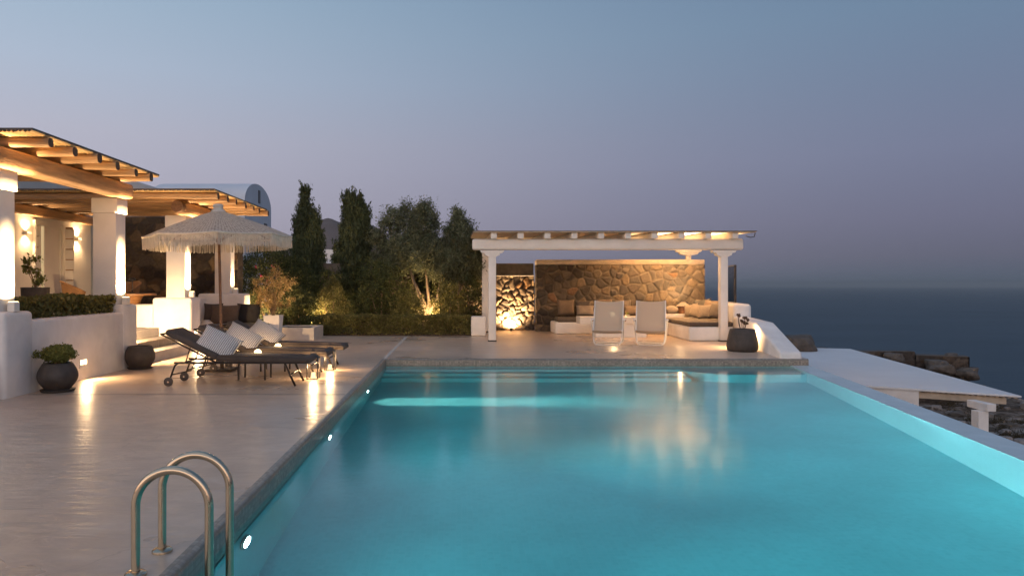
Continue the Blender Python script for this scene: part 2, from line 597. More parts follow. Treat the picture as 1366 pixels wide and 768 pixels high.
def crochet_material():
    m, nt = newmat('crocheted_cotton')
    out = N(nt, 'ShaderNodeOutputMaterial')
    p = N(nt, 'ShaderNodeBsdfPrincipled', Roughness=0.9)
    tc = N(nt, 'ShaderNodeUVMap', uv_map='UVMap')
    mp = N(nt, 'ShaderNodeMapping')
    mp.inputs['Scale'].default_value = (1, 1, 1)
    L(nt, tc.outputs[0], mp.inputs[0])
    vo = N(nt, 'ShaderNodeTexVoronoi', Scale=1.0, Randomness=0.35)
    L(nt, mp.outputs[0], vo.inputs['Vector'])
    r = ramp(nt, vo.outputs['Distance'], [(0.10, (0.62, 0.56, 0.48, 1)), (0.45, (0.48, 0.43, 0.365, 1)), (0.68, (0.24, 0.21, 0.18, 1))])
    L(nt, r.outputs[0], p.inputs['Base Color'])
    b = N(nt, 'ShaderNodeBump', Strength=0.8, Distance=0.01)
    b.invert = True
    L(nt, vo.outputs['Distance'], b.inputs['Height'])
    L(nt, b.outputs[0], p.inputs['Normal'])
    tl = N(nt, 'ShaderNodeBsdfTranslucent')
    L(nt, r.outputs[0], tl.inputs[0])
    s = N(nt, 'ShaderNodeMixShader')
    s.inputs[0].default_value = 0.25
    L(nt, p.outputs[0], s.inputs[1])
    L(nt, tl.outputs[0], s.inputs[2])
    L(nt, s.outputs[0], out.inputs[0])
    return m


M['deck'] = deck_material()
M['coping'] = mosaic_material('coping_mosaic', (0.17, 0.15, 0.12, 1), (0.32, 0.28, 0.23, 1), (0.15, 0.135, 0.11, 1), 0.035)
M['pooltile'] = mosaic_material('pool_mosaic', (0.13, 0.49, 0.52, 1), (0.145, 0.53, 0.56, 1), (0.16, 0.52, 0.55, 1), 0.05)
M['paletile'] = mosaic_material('pale_pool_mosaic', (0.46, 0.50, 0.50, 1), (0.49, 0.53, 0.53, 1), (0.50, 0.53, 0.53, 1), 0.05)
M['water'] = water_material()
M['sea'] = sea_material()
M['stone'] = stone_material()
M['ground'] = ground_material()
M['sling'] = sling_material()
M['glass'] = glass_material()
M['stripe'] = stripe_fabric()
M['crochet'] = crochet_material()
M['cotton'] = surf('cotton_fringe', (0.60, 0.54, 0.46, 1), 0.9, 0.15, 12)
M['wetwall'] = surf('wet_wall_top', (0.48, 0.58, 0.60, 1), 0.25, 0.1, 1.5)
M['hill'] = surf('bare_hillside', (0.13, 0.10, 0.085, 1), 0.95, 0.3, 0.02, 0.5, 0.05)
M['riser'] = surf('fluted_stone', (0.30, 0.25, 0.20, 1), 0.7, 0.3, 3.0, 0.6, 14, (1, 14, 1))


# ------------------------------------------------------------------ lamps
WARM = (1.0, 0.63, 0.31)
WK = 16.0
POOLC = (0.28, 0.92, 1.0)
def lamp(kind, name, loc, power, parent=None, col=WARM, to=None, size=None, blend=0.5, radius=0.03):
    d = bpy.data.lights.new(name, kind)
    d.energy = power * (WK if col is WARM else 1.0)
    d.color = col
    if kind in ('POINT', 'SPOT'):
        d.shadow_soft_size = radius
    if kind == 'SPOT':
        d.spot_size = R(size)
        d.spot_blend = blend
    if kind == 'AREA':
        d.size = size
    if col is POOLC and name != 'floor_beam':
        d.use_nodes = True
        em = d.node_tree.nodes['Emission']
        fo = d.node_tree.nodes.new('ShaderNodeLightFalloff')
        fo.inputs['Strength'].default_value = 1.0
        d.node_tree.links.new(fo.outputs['Linear'], em.inputs['Strength'])
    o = bpy.data.objects.new(name, d)
    C.objects.link(o)
    o.location = loc
    if to is not None:
        o.rotation_euler = (Vector(to) - Vector(loc)).to_track_quat('-Z', 'Y').to_euler()
    if parent is not None:
        o.location = Vector(loc) - wloc(parent)
        o.parent = parent
    return o


# ------------------------------------------------------------------ foliage
def leaf_mesh(name, P, size, aspect, mat, parent=None, origin=None, up=0.0, outc=None, outw=0.0, jit=0.35):
    """many small rhombic leaves, one mesh"""
    P = np.asarray(P, float)
    n = len(P)
    a = rng.normal(size=(n, 3))
    a /= np.linalg.norm(a, axis=1)[:, None]
    a[:, 2] += up
    if outc is not None:
        o = P - np.asarray(outc)
        o /= np.linalg.norm(o, axis=1)[:, None] + 1e-6
        a += o * outw
    a /= np.linalg.norm(a, axis=1)[:, None]
    b = np.cross(a, rng.normal(size=(n, 3)))
    b /= np.linalg.norm(b, axis=1)[:, None] + 1e-9
    s = size * (1 + jit * rng.normal(size=(n, 1))).clip(0.4, 1.8)
    la = a * s * 0.5
    lb = b * s * 0.5 * aspect
    V = np.empty((n, 4, 3))
    V[:, 0] = P - la
    V[:, 1] = P + lb
    V[:, 2] = P + la
    V[:, 3] = P - lb
    me = bpy.data.meshes.new(name)
    me.vertices.add(n * 4)
    me.vertices.foreach_set('co', V.reshape(-1))
    me.loops.add(n * 4)
    me.loops.foreach_set('vertex_index', np.arange(n * 4))
    me.polygons.add(n)
    me.polygons.foreach_set('loop_start', np.arange(n) * 4)
    me.polygons.foreach_set('loop_total', np.full(n, 4))
    me.update(calc_edges=True)
    return link_mesh(name, me, mat, parent, origin)


def blob_points(c, r, nclump, nleaf, spread, shell=0.35):
    """clumps in an ellipsoid"""
    d = rng.normal(size=(nclump, 3))
    d /= np.linalg.norm(d, axis=1)[:, None]
    k = rng.uniform(shell ** 3, 1, size=(nclump, 1)) ** (1 / 3)
    cc = np.asarray(c) + d * k * np.asarray(r)
    sp = spread * rng.uniform(0.6, 1.4, size=(nclump, 1, 1))
    p = cc[:, None, :] + rng.normal(size=(nclump, nleaf, 3)) * sp
    return p.reshape(-1, 3)


def spire_points(x, y, z0, h, r, nspray, nleaf):
    t = rng.uniform(0, 1, nspray) ** 1.15
    prof = np.minimum(1, (t / 0.10 + 0.25)) * (1 - t) ** 0.62 * (0.86 + 0.14 * np.sin(t * 23 + x * 7))
    ang = rng.uniform(0, 2 * PI, nspray)
    rad = r * 1.12 * prof * rng.uniform(0.35, 1.12, nspray)
    base = np.stack([x + rad * np.cos(ang), y + rad * np.sin(ang), z0 + t * h], 1)
    out = np.stack([np.cos(ang) * 0.45, np.sin(ang) * 0.45, np.full(nspray, 1.0)], 1)
    ln = rng.uniform(0.10, 0.42, (nspray, 1, 1))
    k = rng.uniform(0, 1, (nspray, nleaf, 1))
    p = base[:, None, :] + out[:, None, :] * k * ln + rng.normal(size=(nspray, nleaf, 3)) * 0.022
    return p.reshape(-1, 3)


def box_points(x0, x1, y0, y1, z0, z1, n, thick=0.13, bump=0.04):
    """leaves near top, front and side skins of a clipped hedge, uneven"""
    P = rng.uniform((x0, y0, z0), (x1, y1, z1), (n, 3))
    face = rng.choice(5, n, p=[0.34, 0.34, 0.10, 0.11, 0.11])
    depth = np.abs(rng.normal(0, thick, n)) * 0.8
    wob = bump * (np.sin(P[:, 0] * 5.3 + P[:, 1] * 3.1) + np.sin(P[:, 0] * 11.7 + P[:, 2] * 9) * 0.6 + np.sin(P[:, 1] * 7.7) * 0.7)
    depth = depth - wob - bump * 0.3
    P[face == 0, 2] = z1 - depth[face == 0]
    P[face == 1, 1] = y0 + depth[face == 1]
    P[face == 2, 1] = y1 - depth[face == 2]
    P[face == 3, 0] = x0 + depth[face == 3]
    P[face == 4, 0] = x1 - depth[face == 4]
    return P


# ------------------------------------------------------------------ stone walls with real relief
def stone_sheet(o, u, w, h, nrm, cell=0.30, depth=0.05, res=0.022, pal=None, mortar=(0.10, 0.085, 0.07), seed=1, asp=0.8, tilt=1.0, jag=1.0):
    """returns mesh of a bumpy rubble face: origin o, horizontal dir u, up z"""
    g = np.random.default_rng(seed)
    nx = int(w / cell) + 4
    nz = int(h / (cell * asp)) + 4
    sx, sz = np.meshgrid(np.arange(nx) - 1.5, np.arange(nz) - 1.5)
    sx = sx + (np.arange(nz)[:, None] % 2) * 0.5
    seeds = np.stack([sx.ravel() * cell, sz.ravel() * cell * asp], 1) + g.uniform(-0.42, 0.42, (nx * nz, 2)) * (cell, cell * asp)
    keep = g.uniform(size=len(seeds)) > 0.16
    seeds = seeds[keep]
    small = g.uniform(size=(len(seeds) // 6, 2)) * (w, h)
    seeds = np.concatenate([seeds, small])
    ns = len(seeds)
    pal = pal or [(0.085, 0.068, 0.055), (0.11, 0.09, 0.072), (0.065, 0.055, 0.05), (0.14, 0.10, 0.07), (0.17, 0.125, 0.085), (0.055, 0.045, 0.04), (0.26, 0.13, 0.055), (0.20, 0.16, 0.12)]
    pw = np.array([3, 3, 3, 2, 1.6, 2.5, 0.7, 1.2][:len(pal)])
    ci = g.choice(len(pal), ns, p=pw / pw.sum())
    cols = np.array(pal)[ci] * g.uniform(0.75, 1.25, (ns, 1))
    lift = g.uniform(0.5, 1.0, ns)
    slope = g.uniform(-0.10, 0.10, (ns, 2)) * tilt
    ux = np.linspace(0, w, max(2, int(w / res)))
    uz = np.linspace(0, h, max(2, int(h / res)))
    X, Z = np.meshgrid(ux, uz)
    Q = np.stack([X.ravel(), Z.ravel()], 1)
    jx = 0.035 * np.sin(Q[:, 1] * 17 + Q[:, 0] * 5) + 0.02 * np.sin(Q[:, 0] * 31 + 1.3)
    jz = 0.035 * np.sin(Q[:, 0] * 15 - Q[:, 1] * 7) + 0.02 * np.sin(Q[:, 1] * 37 + 0.4)
    Qj = Q + np.stack([jx, jz], 1) * jag
    H = np.zeros(len(Q))
    CO = np.zeros((len(Q), 3))
    for s in range(0, len(Q), 4000):
        q = Qj[s:s + 4000]
        d = np.sqrt(((q[:, None, :] - seeds[None]) ** 2 * (1, 1 / asp)).sum(2))
        ix = np.argpartition(d, 1, axis=1)[:, :2]
        da = np.take_along_axis(d, ix, 1)
        sw = da[:, 0] > da[:, 1]
        ix[sw] = ix[sw][:, ::-1]
        da = np.sort(da, 1)
        e = (da[:, 1] - da[:, 0])
        k = np.clip((e - 0.022) / 0.075, 0, 1)
        k = 1 - (1 - k) ** 2
        i0 = ix[:, 0]
        rel = q - seeds[i0]
        H[s:s + 4000] = depth * k * lift[i0] + (rel * slope[i0]).sum(1) * k
        mk = np.clip((e - 0.012) / 0.03, 0, 1)[:, None]
        CO[s:s + 4000] = cols[i0] * mk + np.array(mortar) * (1 - mk)
    u = Vector(u).normalized()
    n = Vector(nrm).normalized()
    o = Vector(o)
    V = np.array(o)[None] + Q[:, :1] * np.array(u)[None] + Q[:, 1:] * np.array((0, 0, 1))[None] + H[:, None] * np.array(n)[None]
    nxv, nzv = len(ux), len(uz)
    idx = np.arange(nxv * nzv).reshape(nzv, nxv)
    F = np.stack([idx[:-1, :-1], idx[:-1, 1:], idx[1:, 1:], idx[1:, :-1]], -1).reshape(-1, 4)
    if u.cross(Vector((0, 0, 1))).dot(n) < 0:
        F = F[:, ::-1]
    me = bpy.data.meshes.new('stone_face')
    me.vertices.add(len(V))
    me.vertices.foreach_set('co', V.reshape(-1))
    me.loops.add(F.size)
    me.loops.foreach_set('vertex_index', F.reshape(-1))
    me.polygons.add(len(F))
    me.polygons.foreach_set('loop_start', np.arange(len(F)) * 4)
    me.polygons.foreach_set('loop_total', np.full(len(F), 4))
    me.update(calc_edges=True)
    ca = me.color_attributes.new('Col', 'FLOAT_COLOR', 'POINT')
    ca.data.foreach_set('color', np.concatenate([CO, np.ones((len(CO), 1))], 1).reshape(-1))
    return me


# ================================================================== WORLD: dusk sky
def build_world():
    w = bpy.data.worlds.new('World')
    S.world = w
    w.use_nodes = True
    nt = w.node_tree
    for n in list(nt.nodes):
        nt.nodes.remove(n)
    out = N(nt, 'ShaderNodeOutputWorld')
    bg = N(nt, 'ShaderNodeBackground', Strength=1.08)
    L(nt, bg.outputs[0], out.inputs[0])
    tc = N(nt, 'ShaderNodeTexCoord')
    sep = N(nt, 'ShaderNodeSeparateXYZ')
    L(nt, tc.outputs['Generated'], sep.inputs[0])
    # elevation 0..1 over sin(elev) 0..0.6
    el = N(nt, 'ShaderNodeMapRange')
    el.inputs[1].default_value = 0.0
    el.inputs[2].default_value = 0.6
    L(nt, sep.outputs[2], el.inputs[0])
    f = 1 / 0.6
    left = ramp(nt, el.outputs[0], [(0.0, lin(168, 158, 172)), (0.10 * f, lin(179, 174, 189)), (0.19 * f, lin(183, 183, 198)), (0.27 * f, lin(174, 187, 206)), (0.37 * f, lin(157, 180, 201)), (0.98, lin(120, 150, 185))])
    right = ramp(nt, el.outputs[0], [(0.0, lin(80, 92, 108)), (0.035 * f, lin(98, 100, 118)), (0.08 * f, lin(107, 109, 131)), (0.16 * f, lin(114, 121, 146)), (0.32 * f, lin(106, 129, 155)), (0.98, lin(84, 112, 150))])
    # azimuth: normalised x / |xy|
    vx = N(nt, 'ShaderNodeCombineXYZ')
    L(nt, sep.outputs[0], vx.inputs[0])
    L(nt, sep.outputs[1], vx.inputs[1])
    nm = N(nt, 'ShaderNodeVectorMath', operation='NORMALIZE')
    L(nt, vx.outputs[0], nm.inputs[0])
    s2 = N(nt, 'ShaderNodeSeparateXYZ')
    L(nt, nm.outputs[0], s2.inputs[0])
    az = N(nt, 'ShaderNodeMapRange', interpolation_type='SMOOTHSTEP')
    az.inputs[1].default_value = -0.85
    az.inputs[2].default_value = 0.72
    L(nt, s2.outputs[0], az.inputs[0])
    mx = N(nt, 'ShaderNodeMix', data_type='RGBA')
    L(nt, az.outputs[0], mx.inputs['Factor'])
    L(nt, left.outputs[0], mx.inputs['A'])
    L(nt, right.outputs[0], mx.inputs['B'])
    # unseen western afterglow, added behind-left of the camera to lift the ambient light
    dt = N(nt, 'ShaderNodeVectorMath', operation='DOT_PRODUCT')
    L(nt, nm.outputs[0], dt.inputs[0])
    dt.inputs[1].default_value = Vector((-0.45, -0.89, 0)).normalized()
    wf = N(nt, 'ShaderNodeMapRange', interpolation_type='SMOOTHSTEP')
    wf.inputs[1].default_value = -0.25
    wf.inputs[2].default_value = 0.9
    L(nt, dt.outputs['Value'], wf.inputs[0])
    west = ramp(nt, el.outputs[0], [(0.0, (2.0, 1.35, 1.02, 1)), (0.3, (1.75, 1.40, 1.28, 1)), (0.65, (1.05, 1.02, 1.08, 1)), (0.98, (0.40, 0.46, 0.60, 1))])
    m3 = N(nt, 'ShaderNodeMix', data_type='RGBA')
    L(nt, wf.outputs[0], m3.inputs['Factor'])
    L(nt, mx.outputs['Result'], m3.inputs['A'])
    L(nt, west.outputs[0], m3.inputs['B'])
    L(nt, m3.outputs['Result'], bg.inputs['Color'])
    w.cycles.sampling_method = 'AUTOMATIC'


build_world()

# ================================================================== SETTING
Z_W = -0.14
PX = -1.48          # pool left wall
PY = 14.47          # pool far wall
PN = 1.2            # pool near wall
XR = lambda y: 6.73 + 0.189 * (y - PY)       # inner line of the infinity edge
XO = lambda y: XR(y) + 0.40

# deck: one solid with a notch for the pool
poly = [(-14, -6), (XO(-6), -6), (XO(PN - 0.07), PN - 0.07), (PX - 0.07, PN - 0.07), (PX - 0.07, PY + 0.07), (XO(PY) - 0.02, PY + 0.07), (XO(26), 26), (-14, 26)]
tag(MB().prism(poly, -5.0, 0).build('deck', M['deck']), kind='structure')
# joints in the deck
mb = MB()
mb.box(-5.9, PX - 0.08, 9.755, 9.772, -0.02, 0.0022)
tag(mb.build('deck_joint', M['pot']), kind='structure')
mb = MB()
mb.box(PX - 0.075, PX + 0.005, PY + 0.12, 20.9, -0.02, 0.0025)
tag(mb.build('deck_strip', M['concrete']), kind='structure')

# coping: rounded mosaic nose running along left, far and near pool edges
def coping():
    mb = MB()
    prof = [(-0.07, 0.001)] + [(-0.045 + 0.045 * math.sin(a), -0.045 + 0.046 * math.cos(a)) for a in np.linspace(0, PI / 2, 7)] + [(0.0, -0.34)]
    yn = PN
    path = [(-1, PX, yn)]
    rows = []
    for dx, z in prof:
        d = dx
        rows.append([(XO(yn), yn + d, z), (PX + d, yn + d, z), (PX + d, PY - d, z), (XO(PY) - 0.02, PY - d, z)])
    mb.grid(rows)
    mb.grid([[(XO(PY) - 0.02, PY + 0.07, 0.001), (XO(PY) - 0.02, PY, -0.02)], [(XO(PY) - 0.02, PY + 0.07, -0.34), (XO(PY) - 0.02, PY, -0.34)]])
    return mb.build('pool_coping', M['coping'], smooth='auto')
tag(coping(), kind='structure')

# pool basin
ZF = Z_W - 1.3
mb = MB()
def quad(mb, *ps):
    mb.bm.faces.new([mb.bm.verts.new(p) for p in ps])
zt = -0.30
quad(mb, (PX, PN, zt), (PX, PY, zt), (PX, PY, ZF), (PX, PN, ZF))
quad(mb, (PX, PY, zt), (XR(PY), PY, zt), (XR(PY), PY, ZF), (PX, PY, ZF))
quad(mb, (PX, PN, zt), (XR(PN), PN, zt), (XR(PN), PN, ZF), (PX, PN, ZF))
quad(mb, (PX, PN, ZF), (XR(PN), PN, ZF), (XR(PY), PY, ZF), (PX, PY, ZF))
tag(mb.build('pool_basin', M['pooltile']), kind='structure')
mb = MB()
quad(mb, (XR(PN), PN, Z_W - 0.004), (XR(PY), PY, Z_W - 0.004), (XR(PY), PY, ZF), (XR(PN), PN, ZF))
tag(mb.build('pool_side', M['paletile']), kind='structure')
# steps under water along the far end, wide shelf with a round corner at the right
mb = MB()
mb.box(PX + 0.002, 4.4, PY - 0.34, PY - 0.002, ZF, Z_W - 0.30, 0.02)
mb.box(PX + 0.002, 4.4, PY - 0.68, PY - 0.342, ZF, Z_W - 0.58, 0.02)
mb.box(PX + 0.002, 4.4, PY - 1.02, PY - 0.682, ZF, Z_W - 0.86, 0.02)
poly = [(4.402, PY - 0.004)] + [(4.402 + 0.85 * (1 - math.cos(a)), PY - 0.30 - 0.85 * math.sin(a)) for a in np.linspace(0, PI / 2, 9)] + [(XR(PY - 1.15) - 0.003, PY - 1.15), (XR(PY) - 0.003, PY - 0.004)]
mb.prism(poly[::-1], ZF, Z_W - 0.28, 0.0)
tag(mb.build('pool_steps', M['pooltile']), kind='structure')
# infinity edge wall
mb = MB()
mb.prism([(XR(PN) + 0.003, PN - 0.06), (XO(PN), PN - 0.06), (XO(PY), PY - 0.005), (XR(PY) + 0.003, PY - 0.005)], -5.0, Z_W + 0.006)
tag(mb.build('infinity_edge', M['wetwall']), kind='structure')
# water surface
mb = MB()
quad(mb, (PX + 0.001, PN + 0.001, Z_W), (XR(PN) + 0.002, PN + 0.001, Z_W), (XR(PY) + 0.002, PY - 0.001, Z_W), (PX + 0.001, PY - 0.001, Z_W))
tag(mb.build('pool_water', M['water']), kind='structure')

# pool lamps
def pool_lamp(p, d, label, power, aim):
    t = thing('pool_light', label, 'pool light', p, 'underwater pool lights')
    d = Vector(d)
    rot = Vector((0, 0, 1)).rotation_difference(d).to_matrix()
    mb = MB()
    mb.lathe([(0.0, 0.004), (0.095, 0.004), (0.105, 0.012), (0.105, 0.02), (0.085, 0.024), (0.0, 0.024)], (0, 0, 0), 24)
    for v in mb.bm.verts:
        v.co = rot @ v.co + Vector(p)
    mb.build('housing', M['chrome'], t, smooth='auto')
    mb = MB()
    mb.lathe([(0.0, 0.032), (0.05, 0.030), (0.078, 0.0255)], (0, 0, 0), 24)
    for v in mb.bm.verts:
        v.co = rot @ v.co + Vector(p)
    mb.build('lens', M['poolglow'], t, smooth=True)
    q = Vector(p) + d * 0.10
    lamp('SPOT', 'beam', q, power, t, POOLC, q + Vector(aim), 74, 1.0, 0.06)
    lamp('SPOT', 'spill', q, power * 0.10, t, POOLC, q + Vector(aim), 170, 1.0, 0.06)
    return t
PW = 480
pool_lamp((PX, 4.9, -0.50), (1, 0, 0), 'underwater light in the pool wall nearest the ladder', PW * 0.8, (1, 0, 0.22))
pool_lamp((PX, 8.05, -0.49), (1, 0, 0), 'underwater pool wall light midway along the left side', PW, (1, 0, 0.22))
pool_lamp((PX, 11.4, -0.52), (1, 0, 0), 'underwater pool wall light nearest the loungers throwing a long white streak', PW, (1, 0, 0.22))
pool_lamp((0.6, PN, -0.5), (0, 1, 0), 'unseen fill light added in the near pool wall, ladder side', PW * 0.07, (0, 1, 0.03))  # near-wall lamps are out of view, added to fill the basin with light
pool_lamp((-1.0, PN, -0.5), (0, 1, 0), 'unseen fill light added in the near pool wall, below the deck corner', PW * 0.07, (0, 1, 0.03))
pool_lamp((2.9, PN, -0.5), (0, 1, 0), 'unseen fill light added in the near pool wall, open sea side', PW * 0.07, (0, 1, 0.03))

for xt, pw, sz in ((-1.0, 150, 44), (-0.6, 200, 38), (0.0, 310, 32), (0.9, 430, 26), (1.9, 420, 21)):
    lamp('SPOT', 'floor_beam', (PX + 0.12, 11.4, -0.50), pw, None, (1.0, 0.95, 0.82), (xt, 11.45, ZF), sz, 1.0, 0.05)
# terrain, sea, hills
def hnoise(x, y):
    return (np.sin(x * 0.9 + y * 0.5) + np.sin(x * 0.37 - y * 0.8 + 1) + 0.5 * np.sin(x * 2.3 + y * 1.7) + 0.4 * np.sin(y * 3.1 - x * 1.9)) / 2.9
def terrain():
    xs = np.concatenate([np.linspace(-200, -20, 40), np.linspace(-19, 70, 200)])
    ys = np.concatenate([np.linspace(-40, 8, 40), np.linspace(8.4, 70, 170), np.linspace(72, 300, 50)])
    X, Y = np.meshgrid(xs, ys)
    xo = 7.18 + 0.189 * (Y - 14.47)
    t = np.clip((X - (xo - 2.0)) / 1.0, 0, 1)
    base = -0.45 * (1 - t) + (-3.3 - 0.05 * np.clip(Y - 14, -10, 40)) * t
    base = base + t * hnoise(X, Y) * 0.32
    # cliff to the sea on the right and beyond
    d1 = np.clip((X - 27 - 0.05 * Y) / 16, 0, 1)
    d2 = np.clip((Y - 37) / 22, 0, 1) * np.clip((X - 4) / 10, 0, 1)
    dd = np.maximum(d1, d2)
    Z = base * (1 - dd) + -64 * dd
    # inland rise to the left
    Z = Z + np.clip((Y - 60) / 240, 0, 1) * np.clip((-X + 2) / 60, 0, 1) * 6
    me = bpy.data.meshes.new('ground')
    nx, ny = len(xs), len(ys)
    V = np.stack([X.ravel(), Y.ravel(), Z.ravel()], 1)
    idx = np.arange(nx * ny).reshape(ny, nx)
    # leave the villa pad free (deck and pool stand there)
    F = np.stack([idx[:-1, :-1], idx[:-1, 1:], idx[1:, 1:], idx[1:, :-1]], -1).reshape(-1, 4)
    cx = V[F].mean(1)
    pad = (cx[:, 0] > -13.5) & (cx[:, 0] < 7.18 + 0.189 * (cx[:, 1] - 14.47) - 0.25) & (cx[:, 1] > -5.5) & (cx[:, 1] < 25.5)
    F = F[~pad]
    me.from_pydata(V.tolist(), [], F.tolist())
    return tag(link_mesh('ground', me, M['ground'], smooth=True), kind='structure')
terrain()

mb = MB()
n = 48
ring = lambda r: [(r * math.cos(2 * PI * i / n), r * math.sin(2 * PI * i / n), -60) for i in range(n + 1)]
mb.grid([ring(1), ring(40), ring(400), ring(4000), ring(25000)])
tag(mb.build('sea', M['sea']), kind='structure')

def hill():
    xs = np.linspace(-420, 6, 140)
    ys = np.linspace(420, 760, 60)
    X, Y = np.meshgrid(xs, ys)
    g = lambda cx, cy, sx, sy, h: h * np.exp(-((X - cx) / sx) ** 2 - ((Y - cy) / sy) ** 2)
    Z = g(-102, 540, 22, 80, 36) + g(-66, 545, 24, 80, 40) + g(-190, 600, 80, 100, 46) + g(-300, 600, 90, 100, 50)
    Z += hnoise(X * 0.12, Y * 0.12) * 2.2 + hnoise(X * 0.5, Y * 0.5) * 0.9
    Z = Z * np.clip((-X + 5) / 60, 0, 1) - 64 * np.clip((X + 40) / 40, 0, 1)
    mb = MB()
    mb.grid([[(X[i, j], Y[i, j], Z[i, j]) for j in range(X.shape[1])] for i in range(X.shape[0])])
    return tag(mb.build('hills', M['hill'], smooth=True), kind='structure')
hill()

def haze():
    m, nt = newmat('sea_air')
    out = N(nt, 'ShaderNodeOutputMaterial')
    v = N(nt, 'ShaderNodeVolumePrincipled', Density=1.1e-4)
    v.inputs['Color'].default_value = (0.36, 0.43, 0.48, 1)
    L(nt, v.outputs[0], out.inputs['Volume'])
    return tag(MB().box(-26000, 26000, -26000, 26000, -61.5, 62).build('haze', m), kind='stuff')
haze()

# garden bed behind the deck
mb = MB()
mb.box(-13.9, 0.38, 21.05, 25.95, -0.05, 0.06, 0.02)
tag(mb.build('garden_soil', M['soil']), kind='structure')

# raised terrace floor of the house
ZT = 0.56
mb = MB()
mb.box(-13.9, -6.95, 8.2, 20.6, -0.1, ZT, 0.01)
mb.box(-6.95, -6.2, 8.2, 13.2, -0.1, ZT - 0.01, 0.01)
tag(mb.build('terrace_floor', M['terrace']), kind='structure')

# ================================================================== PLANTER WALL, STEPS, PEDESTALS
def wall_light(p, nrm, label, power, spread=150, aim_dz=-0.5, rev=0.02, group='lights sunk in the white walls', w=0.10, h=0.06, rad=0.03):
    """recessed brick light on a wall face with normal nrm (+-x or +-y)"""
    t = thing('recessed_light', label, 'wall light', p, group)
    n = Vector(nrm)
    s = Vector((-n.y, n.x, 0))
    M4 = Matrix((( s.x, n.x, 0, p[0]), (s.y, n.y, 0, p[1]), (0, 0, 1, p[2]), (0, 0, 0, 1)))
    mb = MB()
    f = 0.012
    mb.box(-w - f, w + f, -0.03, 0.012, h, h + f, M=M4)
    mb.box(-w - f, w + f, -0.03, 0.012, -h - f, -h, M=M4)
    mb.box(-w - f, -w, -0.03, 0.012, -h, h, M=M4)
    mb.box(w, w + f, -0.03, 0.012, -h, h, M=M4)
    mb.build('frame', M['fixture'], t)
    mb = MB()
    mb.box(-w, w, 0.002, 0.006, -h * 0.2, h, M=M4)
    mb.build('lamp', M['glow'], t)
    q = Vector(p) + n * 0.05
    lamp('SPOT', 'beam', q, power, t, WARM, q + n + Vector((0, 0, aim_dz)), spread, 0.8, rad)
    return t

XW = -5.95
wt = thing('planter_wall', 'long white planter wall with raised rounded blocks at both ends', 'wall', (XW, 9.4, 0))
mb = MB()
mb.box(-6.75, XW, 9.34, 9.97, -0.05, 1.14, 0.06, 4)
mb.box(-6.75, XW, 12.62, 13.2, -0.05, 1.15, 0.06, 4)
mb.box(-6.28, XW - 0.012, 9.9, 12.7, -0.05, 1.015, 0.05, 4)
mb.build('wall', M['white'], wt, smooth='auto')
mb = MB()
mb.box(-7.0, -6.30, 9.9, 12.65, 0.5, 0.95)
mb.build('soil', M['soil'], wt)
tag(MB().box(-6.9, -6.02, 8.3, 9.3, -0.02, 0.14, 0.02).build('step', M['concrete'], origin=(-6.4, 9, 0)), 'low grey cement step against the front of the planter wall', 'step')

hd = leaf_mesh('hedge', box_points(-7.0, -6.10, 9.95, 12.66, 0.95, 1.31, 16000, 0.12, 0.022), 0.055, 0.6, M['hedgeleaf'], origin=(-6.5, 11.3, 0.95))
tag(hd, 'clipped dark green hedge growing in the white planter wall by the terrace', 'hedge')

wall_light((XW - 0.012, 11.3, 0.255), (1, 0, 0), 'recessed light glowing low in the planter wall beside the shrub pot', 6)
wall_light((-6.5, 9.34, 0.35), (0, -1, 0), 'recessed light in the front end of the planter wall', 55, aim_dz=-0.2)

# steps
st = thing('steps', 'white cement steps climbing between the white blocks to the terrace', 'steps', (-6.3, 14.5, 0))
for i, (xa, z1) in enumerate([(-5.97, 0.19), (-6.32, 0.37), (-6.66, 0.55)]):
    mb = MB()
    mb.box(-6.95, xa, 13.202, 15.828, -0.05 if i == 0 else [0, 0.192, 0.372][i], z1, 0.012)
    mb.build('step', M['concrete'] if i != 1 else M['terrace'], st)
mb = MB()
for k in range(52):
    y = 13.24 + k * 0.05
    mb.box(-6.318, -6.30, y, y + 0.035, 0.196, 0.362)
mb.build('fluted_riser', M['riser'], st)
wall_light((-6.45, 13.2, 0.80), (0, 1, 0), 'recessed light shining on the steps from the hidden side of the planter wall', 65, aim_dz=-0.8)
wall_light((XW, 16.1, 0.42), (1, 0, 0), 'recessed light low on the white block behind the loungers', 26, aim_dz=-0.7)

# stair-side blocks and bench wall
bw = thing('stepped_wall', 'white stepped wall with rounded blocks between the steps and the bench', 'wall', (-6.3, 16, 0))
mb = MB()
mb.box(-6.82, XW, 15.83, 16.43, -0.05, 1.22, 0.06, 4)
mb.box(-7.25, -6.80, 15.85, 16.35, 0.0, 1.07, 0.06, 4)
mb.box(-7.0, -6.72, 16.40, 19.02, -0.05, 1.16, 0.05, 4)
mb.box(-6.95, -5.72, 18.95, 19.55, -0.05, 1.27, 0.06, 4)
mb.build('wall', M['white'], bw, smooth='auto')

bn = thing('masonry_bench', 'low white masonry bench built against the stepped wall', 'bench', (-5.8, 17.8, 0))
mb = MB()
mb.box(-6.71, -4.95, 17.0, 18.94, -0.03, 0.40, 0.03, 3)
mb.build('base', M['white'], bn, smooth='auto')
mb = MB()
mb.box(-6.0, -4.97, 17.25, 18.92, 0.402, 0.50, 0.03, 3)
tag(mb.build('seat_cushion', M['darkfabric'], origin=(-5.4, 18, 0.4), smooth='auto'), 'flat dark seat cushion on the white bench by the steps', 'cushion')

